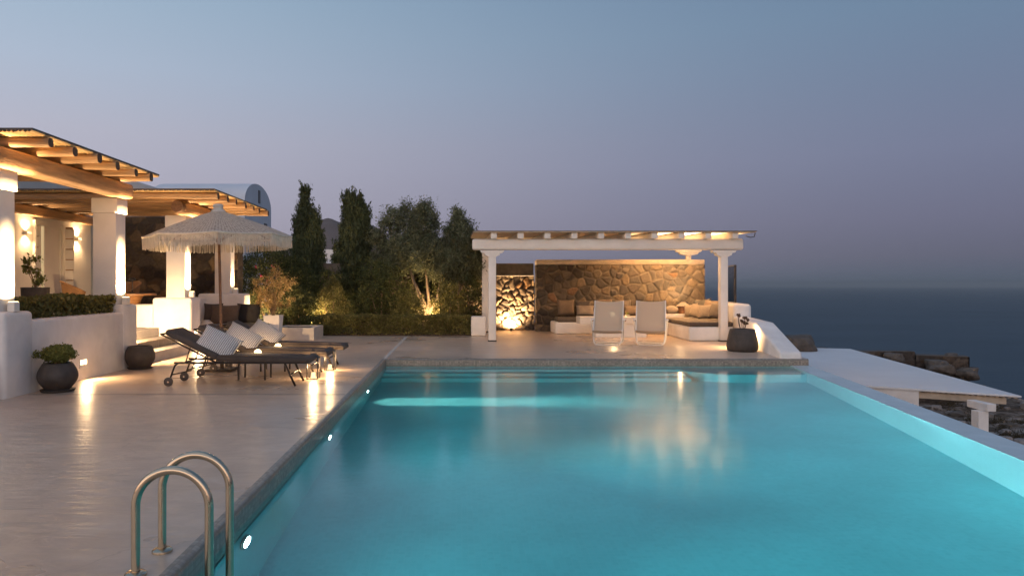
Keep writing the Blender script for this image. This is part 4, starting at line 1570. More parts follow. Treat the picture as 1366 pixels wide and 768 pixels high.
# ================================================================== CUSHIONS, VASE, WHITE POT, CEMENT BOX
def cushion(x, y, z, w, h_, th, rx, ry, rz, mat, label, group=None):
    mb = MB()
    mb.pillow(Matrix.Identity(4), w, h_, th, 12)
    o = mb.build('cushion', M[mat], smooth=True)
    o.location = (x, y, z)
    o.rotation_euler = (Matrix.Rotation(R(rz), 3, 'Z') @ Matrix.Rotation(R(rx), 3, 'X') @ Matrix.Rotation(R(ry), 3, 'Y')).to_euler()
    return tag(o, label, 'cushion', group)
G1 = 'cushions on the bench by the steps'
cushion(-6.02, 18.35, 0.74, 0.80, 0.52, 0.22, -14, 0, -6, 'brownfabric', 'big brown cushion on the white bench behind the parasol pole', G1)
cushion(-5.46, 18.52, 0.76, 0.62, 0.54, 0.20, -12, 0, 5, 'blackfabric', 'black square cushion at the garden end of the white bench', G1)
cushion(-6.42, 18.62, 0.78, 0.5, 0.5, 0.18, -12, 0, 5, 'darkfabric', 'dark cushion tucked in the bench corner behind the brown one', G1)
t = thing('vase', 'round pale ceramic vase with a cut-out rim on the white bench', 'vase', (-6.05, 17.15, 0.40))
bm_ = MB().lathe([(0, 0), (0.10, 0), (0.15, 0.06), (0.165, 0.13), (0.145, 0.21), (0.10, 0.255), (0.085, 0.25), (0.12, 0.20), (0.14, 0.13), (0.12, 0.06), (0, 0.03)], t.location, 28)
for v_ in bm_.bm.verts:
    if v_.co.z > 0.40 + 0.2 and v_.co.x > -6.05:
        v_.co.z -= 0.05 * min(1, (v_.co.x + 6.05) / 0.08)
bm_.build('body', M['ceramic'], t, smooth=True)

t = thing('potted_dry_shrub', 'tall white tapered pot with a wispy golden dry shrub', 'potted plant', (-4.92, 18.9, 0))
mb = MB()
x, y = -4.92, 18.9
lo = [mb.bm.verts.new((x + sx * 0.16, y + sy * 0.16, 0.0)) for sx, sy in ((-1, -1), (1, -1), (1, 1), (-1, 1))]
hi = [mb.bm.verts.new((x + sx * 0.215, y + sy * 0.215, 0.70)) for sx, sy in ((-1, -1), (1, -1), (1, 1), (-1, 1))]
inn = [mb.bm.verts.new((x + sx * 0.195, y + sy * 0.195, 0.70)) for sx, sy in ((-1, -1), (1, -1), (1, 1), (-1, 1))]
so = [mb.bm.verts.new((x + sx * 0.19, y + sy * 0.19, 0.64)) for sx, sy in ((-1, -1), (1, -1), (1, 1), (-1, 1))]
for A, B in ((lo, hi), (hi, inn), (inn, so)):
    for k in range(4):
        mb.bm.faces.new((A[k], A[(k + 1) % 4], B[(k + 1) % 4], B[k]))
mb.bm.faces.new(so)
mb.build('pot', M['white'], t)
mb = MB()
P = []
for k in range(60):
    a = random.uniform(0, 2 * PI)
    rr = random.uniform(0.1, 0.52)
    e = Vector((x + rr * math.cos(a), y + rr * math.sin(a) * 0.8, 0.95 + random.uniform(0.0, 0.98) * (1.05 - rr * 0.6)))
    mb.tube([(x, y, 0.64), (x + 0.3 * rr * math.cos(a), y + 0.3 * rr * math.sin(a), 0.64 + (e.z - 0.64) * 0.55), e], 0.006, 5, r2=0.002)
    P.append(blob_points(e, (0.10, 0.10, 0.10), 6, 11, 0.035))
mb.build('trunk', M['drybark'], t)
leaf_mesh('crown', np.concatenate(P), 0.045, 0.45, M['dryleaf'], t)

t = thing('cement_box', 'low square cement fire box standing before the garden hedge', 'fire box', (-4.5, 19.9, 0))
mb = MB()
x0, x1, y0, y1 = -5.02, -3.92, 19.3, 20.6
mb.box(x0, x1, y0, y0 + 0.14, 0, 0.34, 0.008)
mb.box(x0, x1, y1 - 0.14, y1, 0, 0.34, 0.008)
mb.box(x0, x0 + 0.14, y0 + 0.141, y1 - 0.141, 0, 0.338, 0.0)
mb.box(x1 - 0.14, x1, y0 + 0.141, y1 - 0.141, 0, 0.338, 0.0)
mb.build('body', M['concrete'], t)
mb = MB()
mb.box(x0 + 0.14, x1 - 0.14, y0 + 0.14, y1 - 0.14, 0.0, 0.30)
mb.build('bed', M['soil'], t)

# ================================================================== GARDEN
def tree(name, label, cat, x, y, pts, leaf, aspect, mat, trunk, group=None, up=0.0, outw=0.0, tm='bark', z=0.03, outc=None):
    t = thing(name, label, cat, (x, y, z), group)
    mb = MB()
    for tr in trunk:
        mb.tube(tr[0], tr[1], 8, r2=tr[2])
    mb.build('trunk', M[tm], t, smooth=True)
    leaf_mesh('crown', pts, leaf, aspect, M[mat], t, up=up, outc=outc, outw=outw)
    return t

# cypresses
c1 = [(-5.18, 24.0, 5.0, 0.40, 1000), (-4.84, 23.9, 4.22, 0.34, 800), (-5.42, 24.1, 4.0, 0.32, 760), (-5.05, 23.8, 3.4, 0.5, 800), (-4.7, 23.9, 3.5, 0.3, 400)]
P = np.concatenate([spire_points(x, y, 0.15, h_ - 0.50, r, n_, 22) for x, y, h_, r, n_ in c1])
tree('cypress_tree', 'tall dark cypress with one high tip, nearest the parasol', 'tree', -5.1, 24, P, 0.085, 0.32, 'cypress', [([(-5.1, 24, 0), (-5.12, 24, 2), (-5.15, 24, 4)], 0.10, 0.03)], 'cypresses', up=1.6)
c2 = [(-3.80, 24.2, 4.75, 0.33, 800), (-3.62, 24.0, 4.78, 0.32, 800), (-3.40, 24.1, 4.72, 0.34, 800), (-3.17, 24.2, 4.35, 0.32, 700), (-4.08, 24.1, 3.2, 0.28, 400), (-3.55, 23.8, 3.6, 0.62, 900)]
P = np.concatenate([spire_points(x, y, 0.15, h_ - 0.50, r, n_, 22) for x, y, h_, r, n_ in c2])
tree('cypress_tree', 'tall dark cypress with several equal tips, beside the olive trees', 'tree', -3.6, 24.1, P, 0.085, 0.32, 'cypress', [([(-3.6, 24.1, 0), (-3.58, 24.1, 2), (-3.55, 24.1, 4)], 0.11, 0.03)], 'cypresses', up=1.6)

# olive trees
def olive_blob(c, r, n_, m_=34):
    return blob_points(c, r, int(n_ * 1.9), m_ + 8, 0.085, 0.3)
P = np.concatenate([olive_blob((-1.15, 23.1, 3.35), (0.52, 0.5, 0.72), 120), olive_blob((-1.0, 22.9, 2.45), (0.75, 0.7, 0.6), 150), olive_blob((-1.75, 23.2, 2.55), (0.6, 0.6, 0.65), 120),
                    olive_blob((-0.5, 22.9, 2.1), (0.55, 0.6, 0.5), 90), olive_blob((-1.1, 23.0, 3.95), (0.25, 0.3, 0.25), 30), olive_blob((-0.6, 23.0, 2.55), (0.4, 0.5, 0.4), 60), olive_blob((-1.65, 23.1, 2.6), (0.4, 0.5, 0.4), 50)])
tk = [([(-1.08, 22.9, 0), (-1.05, 22.9, 0.5), (-1.10, 22.92, 0.9), (-1.45, 23.0, 1.6), (-1.7, 23.1, 2.4)], 0.10, 0.03),
      ([(-1.02, 22.88, 0.3), (-0.95, 22.88, 0.9), (-1.05, 22.95, 1.8), (-1.15, 23.0, 3.2)], 0.075, 0.02),
      ([(-1.0, 22.86, 0.5), (-0.72, 22.85, 1.0), (-0.55, 22.85, 1.9)], 0.06, 0.02),
      ([(-1.12, 22.85, 0.8), (-1.30, 22.8, 1.15), (-1.5, 22.9, 1.9)], 0.05, 0.02)]
tree('olive_tree', 'olive tree with a pale forked trunk lit from below behind the hedge', 'tree', -1.05, 22.9, P, 0.085, 0.28, 'olive', tk, 'olive trees', up=0.3)
P = np.concatenate([olive_blob((-2.25, 23.9, 3.55), (0.40, 0.4, 0.55), 62, 26), olive_blob((-1.75, 24.0, 3.75), (0.30, 0.3, 0.65), 46, 24), olive_blob((-2.75, 23.9, 3.05), (0.28, 0.3, 0.3), 26, 24), olive_blob((-2.2, 23.8, 2.4), (0.7, 0.6, 0.7), 130, 30)])
tk = [([(-2.2, 23.9, 0), (-2.25, 23.9, 1.2), (-2.2, 23.9, 2.2), (-2.3, 23.9, 3.6)], 0.07, 0.02), ([(-2.2, 23.9, 1.6), (-1.9, 24, 2.6), (-1.75, 24, 3.8)], 0.04, 0.015), ([(-2.22, 23.9, 1.9), (-2.6, 23.9, 2.6), (-2.78, 23.9, 3.1)], 0.035, 0.012)]
tree('olive_tree', 'thin see-through olive tree between the cypress and the lit olive', 'tree', -2.2, 23.9, P, 0.085, 0.28, 'olive', tk, 'olive trees', up=0.3)
P = np.concatenate([olive_blob((0.0, 23.0, 3.0), (0.50, 0.5, 0.75), 150), olive_blob((0.30, 23.0, 2.2), (0.62, 0.6, 0.55), 140), olive_blob((-0.25, 23.0, 2.1), (0.5, 0.6, 0.6), 90), olive_blob((-0.05, 23.0, 3.7), (0.16, 0.2, 0.28), 22), olive_blob((0.35, 23.0, 2.7), (0.35, 0.4, 0.4), 70)])
tk = [([(0.02, 23.0, 0), (0.0, 23.0, 1.0), (0.02, 23.0, 2.4), (-0.02, 23, 3.6)], 0.07, 0.015), ([(0.0, 23.0, 1.2), (0.3, 23.0, 1.9), (0.5, 23.0, 2.5)], 0.04, 0.012)]
tree('olive_tree', 'dense upright olive tree closest to the white pergola', 'tree', 0.0, 23.0, P, 0.09, 0.28, 'olive', tk, 'olive trees', up=0.9)

# shrubs
def shrub(label, c, r, n_, m_=26, leaf=0.06, asp=0.5, mat='bushleaf', extra=None, name='shrub', spread=0.06, up=0.0, cone=False):
    P = blob_points(c, r, n_, m_, spread, 0.45)
    if cone:
        k = (P[:, 2] - (c[2] - r[2])) / (2 * r[2])
        f = np.clip(1.35 - 1.1 * k, 0.12, 1.3)[:, None]
        P[:, :2] = np.array(c[:2]) + (P[:, :2] - np.array(c[:2])) * f
    if extra is not None:
        P = np.concatenate([P] + extra)
    t = tree(name, label, 'shrub', c[0], c[1], P, leaf, asp, mat, [([(c[0], c[1], 0), (c[0] + 0.03, c[1], c[2])], 0.04, 0.015), ([(c[0], c[1], 0.1), (c[0] - r[0] * 0.4, c[1], c[2])], 0.03, 0.01)], 'shrubs in the garden bed', up=up, tm='drybark')
    return t
shrub('dense dark shrub filling the gap behind the cone-shaped conifer', (-4.2, 23.2, 1.0), (0.8, 0.4, 1.0), 300)
shrub('tall dark shrub against the garden wall behind the leafy bush', (-2.9, 23.3, 1.25), (0.8, 0.35, 1.15), 320)
shrub('dark shrub against the garden wall behind the lit olive trunk', (-1.0, 23.45, 0.95), (1.3, 0.22, 0.95), 330)
shrub('dense shrub screening the vaulted house behind the bougainvillea', (-6.1, 23.3, 1.5), (1.25, 0.35, 1.45), 480)
b1 = shrub('dark bougainvillea bush with a few pink flowers behind the parasol', (-5.95, 22.3, 1.45), (1.15, 0.7, 1.35), 620)
leaf_mesh('flowers', np.concatenate([blob_points((-6.15 + 0.18 * k, 21.5, 2.05 - 0.22 * (k % 3)), (0.06, 0.05, 0.05), 2, 6, 0.02) for k in range(4)]), 0.04, 0.8, M['pink'], b1)
shrub('dark rounded bush behind the cement box', (-4.75, 21.7, 0.75), (0.50, 0.45, 0.72), 170)
shrub('loose dark bush below the nearest cypress', (-5.2, 22.6, 1.5), (0.6, 0.5, 0.9), 170)
shrub('cone-shaped olive-green conifer bush in front of the cypresses', (-3.88, 21.9, 0.98), (0.66, 0.5, 0.88), 300, mat='hedgeleaf', leaf=0.055, asp=0.35, up=1.0, cone=True)
shrub('leafy dark bush between the cypress and the lit olive', (-2.45, 22.4, 1.25), (0.80, 0.6, 1.1), 260)
shrub('small yellow-green bush at the foot of the lit olive', (-1.6, 22.0, 0.75), (0.62, 0.4, 0.55), 170, mat='hedgeleaf')
shrub('green bush on the pergola side of the lit olive', (-0.3, 22.2, 0.9), (0.58, 0.45, 0.75), 190, mat='hedgeleaf')
shrub('reddish climbing bush against the lit stone wall by the white planter block', (0.42, 22.9, 1.15), (0.38, 0.4, 0.95), 150, mat='bushleaf')

hd = leaf_mesh('hedge', np.concatenate([box_points(-4.0, 0.34, 21.0, 21.6, 0.04, 0.60, 24000, 0.10, 0.022)]), 0.048, 0.6, M['hedgeleaf'], origin=(-1.8, 21.3, 0.05))
tag(hd, 'long low clipped hedge along the garden edge of the deck', 'hedge')
hd = leaf_mesh('hedge', box_points(-4.7, -4.02, 21.1, 21.6, 0.04, 0.56, 3500, 0.10, 0.03), 0.05, 0.6, M['bushleaf'], origin=(-4.4, 21.3, 0.05))
tag(hd, 'short dark hedge end tucked behind the cement box', 'hedge')

tag(MB().box(0.36, 0.80, 21.0, 21.5, 0.0, 0.57, 0.04, 3).build('planter_block', M['white'], origin=(0.58, 21.25, 0), smooth='auto'), 'white rounded masonry block at the hedge end beside the pergola', 'block')

def spike_uplight(x, y, label, power, aim, spread=140, z=0.06):
    t = thing('garden_uplight', label, 'garden light', (x, y, z), 'uplights in the garden bed')
    mb = MB()
    mb.lathe([(0, 0), (0.035, 0), (0.045, 0.06), (0.045, 0.10), (0.036, 0.10), (0.036, 0.085), (0, 0.085)], (x, y, z), 16)
    mb.build('housing', M['black'], t, smooth='auto')
    mb = MB()
    mb.lathe([(0, 0.09), (0.035, 0.09)], (x, y, z), 16)
    mb.build('lens', M['glow'], t)
    lamp('SPOT', 'beam', (x, y, z + 0.13), power, t, WARM, aim, spread, 0.8, 0.03)
    return t
spike_uplight(-1.0, 22.15, 'small garden uplight before the lit olive trunk', 28, (-1.05, 22.95, 2.2), 140)
spike_uplight(-4.45, 21.75, 'small garden uplight glowing behind the cement box', 30, (-4.2, 22.2, 1.2), 140, z=0.08)
spike_uplight(-5.35, 19.75, 'small garden uplight beside the dry potted shrub', 40, (-4.95, 19.0, 1.5), 150, z=0.0)
spike_uplight(-5.9, 21.35, 'small garden uplight under the bougainvillea bush', 24, (-5.95, 22.0, 1.5), 140, z=0.06)

# ================================================================== GARDEN STONE WALL + PERGOLA
PALW = [(0.20, 0.16, 0.115), (0.15, 0.12, 0.09), (0.25, 0.20, 0.14), (0.12, 0.095, 0.075), (0.28, 0.21, 0.13), (0.10, 0.08, 0.065), (0.30, 0.18, 0.09), (0.32, 0.27, 0.2)]
gw = stone_wall('garden_wall', 'rough stone garden wall lit by a lamp at its foot, dark plaster band above', -6.0, 2.50, 23.72, 0.0, 1.79, 0.0, seed=9, cell=0.25, depth=0.10, pal=PALW, mortar=(0.045, 0.036, 0.03), res=0.026)
mb = MB()
mb.box(-6.0, 2.5, 23.80, 24.17, 1.792, 2.22, 0.02)
mb.build('upper_band', M['rock'], gw)
mb = MB()
mb.box(-0.1, 2.5, 23.60, 23.80, 1.792, 1.815, 0.006)
mb.build('ledge', M['plaster'], gw)
t = spike_uplight(1.72, 23.36, 'bright uplight at the foot of the lit garden stone wall', 34, (1.72, 23.9, 0.9), 150, z=0.0)

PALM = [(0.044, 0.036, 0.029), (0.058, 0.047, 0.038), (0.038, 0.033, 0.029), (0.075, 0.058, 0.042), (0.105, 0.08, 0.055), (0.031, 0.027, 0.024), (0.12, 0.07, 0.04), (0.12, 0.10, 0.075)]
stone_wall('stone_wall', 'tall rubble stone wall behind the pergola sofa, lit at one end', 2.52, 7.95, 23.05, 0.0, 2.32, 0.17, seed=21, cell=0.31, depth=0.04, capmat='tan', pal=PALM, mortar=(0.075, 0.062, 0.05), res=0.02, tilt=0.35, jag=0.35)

pg = thing('pergola', 'long white timber pergola with square posts on the pool terrace', 'pergola', (4, 21, 0))
def post(x, y, z0, z1, s=0.2, foot=True):
    mb = MB()
    mb.box(x - s / 2, x + s / 2, y - s / 2, y + s / 2, z0 + (0.03 if foot else 0), z1, 0.018, 2)
    p = mb.build('post', M['whitepaint'], pg, smooth='auto')
    if foot:
        mb = MB()
        mb.box(x - s / 2 - 0.012, x + s / 2 + 0.012, y - s / 2 - 0.012, y + s / 2 + 0.012, z0, z0 + 0.03)
        mb.build('foot_plate', M['black'], p)
    return p
def capital(x, y, z, w=0.64, s=0.22):
    mb = MB()
    mb.prism([(-w / 2, 0), (w / 2, 0), (w / 2 - 0.03, -0.06), (w / 2 - 0.11, -0.075), (w / 2 - 0.13, -0.13), (w / 2 - 0.19, -0.15), (s / 2, -0.17), (-s / 2, -0.17), (-w / 2 + 0.19, -0.15), (-w / 2 + 0.13, -0.13), (-w / 2 + 0.11, -0.075), (-w / 2 + 0.03, -0.06)][::-1],
             -0.11, 0.11, 0.0, M=Matrix.Translation((x, y, z)) @ Matrix.Rotation(PI / 2, 4, 'X'))
    return mb.build('capital', M['whitepaint'], pg)
YF, YR = 19.0, 23.28
for x in (0.89, 7.05):
    post(x, YF, 0.0, 2.28)
    capital(x, YF, 2.42)
post(0.84, YR - 0.6, 0.0, 2.6)
post(7.50, YR, 2.322, 2.48, 0.16, False)
capital(7.50, YR, 2.642, 0.84)
mb = MB()
mb.box(0.36, 7.56, YF - 0.13, YF + 0.13, 2.421, 2.715, 0.06, 4)
for v_ in mb.bm.verts:
    v_.co.z += 0.012 * math.sin(v_.co.x * 1.9)
mb.build('beam', M['whitepaint'], pg, smooth='auto')
mb = MB()
mb.box(0.6, 8.15, YR - 0.11, YR + 0.11, 2.645, 2.805, 0.04, 4)
mb.build('beam', M['whitepaint'], pg, smooth='auto')
slope = math.atan2(0.10, YR - YF)
for k in range(10):
    x = 0.92 + 0.703 * k
    mb = MB()
    Mx = Matrix.Translation((x, YF, 2.805)) @ Matrix.Rotation(slope, 4, 'X')
    mb.box(-0.08, 0.08, -0.36, 4.75, -0.085, 0.075, 0.02, 2, Mx)
    mb.build('rafter', M['whitepaint'], pg, smooth='auto')
mb = MB()
Mx = Matrix.Translation((0, YF, 2.805)) @ Matrix.Rotation(slope, 4, 'X')
for k in range(24):
    y = -0.42 + k * 0.216
    mb.box(0.38, 7.76, y, y + 0.212, 0.077, 0.098, 0.003, 1, Mx)
mb.build('roof', M['tan'], pg)
mb = MB()
mb.box(0.36, 7.78, -0.44, 4.80, 0.100, 0.118, M=Mx)
mb.build('roof_cover', M['greyfabric'], pg)
mb = MB()
mb.tube([(7.5, 18.62, 2.78), (7.62, 18.60, 2.74), (7.72, 18.60, 2.76), (7.74, 18.60, 2.86)], 0.012, 6)
mb.build('cable', M['black'], pg)

# parapet and glass screen
U = Vector((0.189, 1, 0)).normalized()
XI = lambda y: 6.54 + 0.189 * (y - 14.5)
def sloped_wall():
    mb = MB()
    prof = [(14.5, 0.0), (14.5, 0.13), (16.75, 0.62), (19.35, 0.64), (19.35, 0.0)]
    A = [mb.bm.verts.new((XI(y), y, z)) for y, z in prof]
    B = [mb.bm.verts.new((XI(y) + 0.45, y, z)) for y, z in prof]
    n_ = len(prof)
    mb.bm.faces.new(A)
    mb.bm.faces.new(B[::-1])
    for i in range(n_):
        j = (i + 1) % n_
        mb.bm.faces.new((A[i], B[i], B[j], A[j]))
    bmesh.ops.recalc_face_normals(mb.bm, faces=mb.bm.faces)
    mb._bev([v_ for v_ in A + B if v_.co.z > 0.01], 0.055, 4)
    mb.prism([(XI(19.3) - 0.02, 19.3), (XI(19.3) + 0.49, 19.3), (XI(23.0) + 0.49, 23.0), (XI(23.0) - 0.02, 23.0)], 0.0, 0.98, 0.09, 4)
    return mb
pw_ = thing('parapet_wall', 'white rounded parapet wall sloping down to the pool corner', 'wall', (7.3, 17, 0))
sloped_wall().build('wall', M['white'], pw_, smooth='auto')
gs = thing('glass_screen', 'tall glass wind screen in a dark frame beyond the pergola post', 'screen', (8, 21.8, 0.98))
ya, yb = 20.55, 23.0
mb = MB()
def slab(mb, y0, y1, z0, z1, off, th):
    mb.prism([(XI(y0) + off - th, y0), (XI(y0) + off + th, y0), (XI(y1) + off + th, y1), (XI(y1) + off - th, y1)], z0, z1)
OFFG = 0.30
slab(mb, ya, ya + 0.05, 0.982, 2.08, OFFG, 0.03)
slab(mb, 21.85, 21.89, 0.982, 2.08, OFFG, 0.02)
slab(mb, ya + 0.051, 21.849, 2.05, 2.08, OFFG, 0.015)
slab(mb, 21.891, yb, 2.05, 2.08, OFFG, 0.015)
mb.build('frame', M['black'], gs)
mb = MB()
slab(mb, ya + 0.052, 21.848, 0.985, 2.048, OFFG, 0.004)
slab(mb, 21.892, yb, 0.985, 2.048, OFFG, 0.004)
mb.build('glass', M['glass'], gs)

wall_light((XI(16.95) - 0.001, 16.95, 0.22), (-1, 0, 0), 'recessed light in the sloping white parapet behind the flower pot', 16, aim_dz=-0.5, w=0.09)
t = thing('flower_pot', 'big dark stone pot with dark dried flower heads beside the parapet', 'potted plant', (6.43, 16.15, 0))
lathe_obj('pot', [(0, 0.0), (0.29, 0.0), (0.325, 0.03), (0.342, 0.10), (0.338, 0.18), (0.31, 0.33), (0.272, 0.485), (0.26, 0.505), (0.235, 0.51), (0.225, 0.50), (0.22, 0.46), (0, 0.45)], t.location, M['pot'], t, 40)
mb = MB()
heads = []
for k, (dx, dy, z) in enumerate([(-0.10, 0, 0.82), (-0.06, 0.05, 0.80), (-0.03, -0.03, 0.68), (0.07, 0.02, 0.75), (0.11, -0.02, 0.70), (0.05, 0.05, 0.66), (0.12, 0.04, 0.63)]):
    mb.tube([(6.43 + dx * 0.3, 16.15 + dy * 0.3, 0.44), (6.43 + dx * 0.8, 16.15 + dy, 0.62), (6.43 + dx, 16.15 + dy, z)], 0.006, 5)
    heads.append((6.43 + dx, 16.15 + dy, z))
mb.build('stems', M['black'], t)
leaf_mesh('foliage', np.concatenate([blob_points(q, (0.025, 0.025, 0.02), 5, 12, 0.012) for q in heads]), 0.035, 0.8, M['endgrain'], t)  # this mesh is the dried flower heads, not leaves
lamp('POINT', 'glow', (6.70, 16.52, 0.42), 2.0, None, WARM, radius=0.03)

# pergola sofa
sf = thing('masonry_sofa', 'white masonry sofa base running along the stone wall and round the corner', 'sofa', (5, 22, 0))
mb = MB()
mb.box(2.95, 6.25, 21.75, 22.98, 0.0, 0.36, 0.05, 4)
poly = [(6.16, 19.05), (7.36, 19.05), (XI(20.0) - 0.03, 20.0), (XI(22.3) - 0.03, 22.34), (6.252, 22.34), (6.252, 21.7)]
mb.prism(poly, 0.0, 0.38, 0.05, 4)
mb.build('base', M['white'], sf, smooth='auto')
tag(MB().box(3.02, 4.15, 21.78, 22.5, 0.362, 0.50, 0.04, 4).build('seat_cushion', M['darkfabric'], origin=(3.6, 22, 0.36), smooth='auto'), 'dark seat cushion along the stone wall end of the sofa', 'cushion')
tag(MB().box(4.17, 6.2, 21.78, 22.5, 0.362, 0.50, 0.04, 4).build('seat_cushion', M['brownfabric'], origin=(5.2, 22, 0.36), smooth='auto'), 'brown seat cushion behind the coffee table', 'cushion')
poly = [(6.17, 19.06), (7.34, 19.06), (XI(20.0) - 0.05, 20.0), (XI(21.9) - 0.05, 21.9), (6.26, 21.9)]
tag(MB().prism(poly, 0.382, 0.51, 0.035, 4).build('seat_cushion', M['darkfabric'], origin=(6.8, 20.5, 0.38), smooth='auto'), 'long dark seat cushion on the sofa side facing the pergola post', 'cushion')
G2 = 'cushions along the stone wall'
cushion(3.40, 22.62, 0.78, 0.58, 0.54, 0.2, -12, 0, 3, 'brownfabric', 'large brown back cushion at the open end of the sofa', G2)
cushion(3.98, 22.60, 0.76, 0.56, 0.50, 0.2, -14, 0, -4, 'darkfabric', 'large dark back cushion behind the pale oblong one', G2)
cushion(3.97, 22.35, 0.70, 0.58, 0.34, 0.16, -18, 0, 2, 'greyfabric', 'pale oblong cushion on the stone-wall side of the sofa, left of both chairs', G2)
cushion(4.62, 22.64, 0.80, 0.56, 0.54, 0.2, -12, 0, 0, 'brownfabric', 'large brown back cushion straight behind the left sling chair', G2)
cushion(5.22, 22.64, 0.78, 0.56, 0.52, 0.2, -12, 0, 4, 'darkfabric', 'large dark back cushion between the two sling chairs', G2)
cushion(5.42, 22.36, 0.70, 0.52, 0.34, 0.16, -18, 0, -3, 'brownfabric', 'brown oblong cushion seen between the two sling chairs', G2)
G3 = 'cushions leaning on the parapet'
side = [(7.52, 22.1, 0.80, 'brownfabric', 'brown back-row cushion nearest the corner lamp'),
        (7.44, 21.75, 0.82, 'blackfabric', 'black back-row cushion, second from the corner lamp'),
        (7.48, 21.2, 0.81, 'brownfabric', 'brown back-row cushion in the middle of the parapet row'),
        (7.30, 20.15, 0.77, 'darkfabric', 'dark large cushion half hidden by the pergola post'),
        (7.12, 21.85, 0.71, 'greyfabric', 'taupe front-row cushion nearest the corner lamp'),
        (7.13, 21.4, 0.72, 'greyfabric', 'taupe front-row cushion in the middle of the heap'),
        (7.18, 20.75, 0.72, 'greyfabric', 'taupe front-row cushion closest to the pergola post')]
for k, (x, y, z, m_, lb) in enumerate(side):
    sz = 0.54 if z > 0.75 else 0.46
    cushion(x, y, z, sz, sz * 0.95, 0.17, -20, [6, -8, 4, 0, -10, 7, -6][k], -52 + [0, 8, -6, -10, 4, -8, 5][k], m_, lb, G3)
t = thing('corner_table', 'white masonry ledge in the sofa corner holding the lit lamp', 'table', (7.0, 22.65, 0))
MB().prism([(6.254, 22.345), (XI(22.3) - 0.035, 22.345), (XI(22.98) - 0.03, 22.985), (6.254, 22.985)], 0.0, 0.585, 0.025, 3).build('body', M['white'], t, smooth='auto')
# corner lamp and poufs
t = thing('corner_lamp', 'small table lamp with a glowing cone shade on the sofa corner', 'lamp', (7.14, 22.66, 0.585))
tag(t)
lathe_obj('base', [(0, 0), (0.15, 0), (0.165, 0.04), (0.15, 0.24), (0.0, 0.24)], t.location, M['darkwood'], t, 20)
lathe_obj('shade', [(0.21, 0.245), (0.19, 0.27), (0.06, 0.37), (0.0, 0.375)], t.location, emit('lit_straw_shade', (1, 0.50, 0.20, 1), 1.1), t, 24)
lamp('SPOT', 'upward_glow', (7.12, 22.62, 1.02), 2100, t, WARM, (6.75, 21.7, 2.9), 86, 1.0, 0.06)
lamp('SPOT', 'wall_wash', (7.10, 22.60, 1.03), 4, t, WARM, (6.95, 23.05, 1.75), 150, 1.0, 0.05)
lamp('POINT', 'glow', (7.0, 22.5, 1.08), 0.5, t, WARM, radius=0.06)
cushion(6.75, 22.62, 0.70, 0.42, 0.30, 0.28, 80, 0, 0, 'greyfabric', 'round taupe pouf beside the corner lamp')
cushion(7.46, 22.56, 0.64, 0.36, 0.30, 0.12, 86, 0, 10, 'brownfabric', 'flat folded tan cushion lying at the foot of the corner lamp')

# coffee table
t = thing('coffee_table', 'white block coffee table behind the sling chairs', 'table', (4.6, 20.6, 0))
mb = MB()
mb.box(3.46, 5.45, 20.35, 21.0, 0.38, 0.585, 0.012)
mb.build('tabletop', M['plaster'], t)
mb = MB()
mb.box(3.92, 5.38, 20.40, 20.95, 0.0, 0.378, 0.01)
mb.build('base', M['white'], t)
t = thing('cube_lamp', 'small glowing cube lamp on the white coffee table', 'lamp', (4.44, 20.55, 0.586))
mb = MB()
mb.box(4.375, 4.505, 20.49, 20.61, 0.600, 0.72, 0.02, 2)
mb.build('shade', M['glow'], t, smooth='auto')
mb = MB()
mb.box(4.385, 4.495, 20.50, 20.60, 0.586, 0.5995)
mb.build('base', M['black'], t)
lamp('POINT', 'glow', (4.44, 20.4, 0.78), 1.0, t, WARM, radius=0.05)
t = thing('bowl_plant', 'little green plant in a bowl on the coffee table', 'potted plant', (4.87, 20.6, 0.586))
lathe_obj('bowl', [(0, 0), (0.05, 0), (0.08, 0.05), (0.07, 0.05), (0, 0.03)], t.location, M['ceramic'], t, 16)
leaf_mesh('foliage', blob_points((4.87, 20.6, 0.67), (0.06, 0.06, 0.05), 10, 10, 0.015), 0.04, 0.4, M['brightleaf'], t)

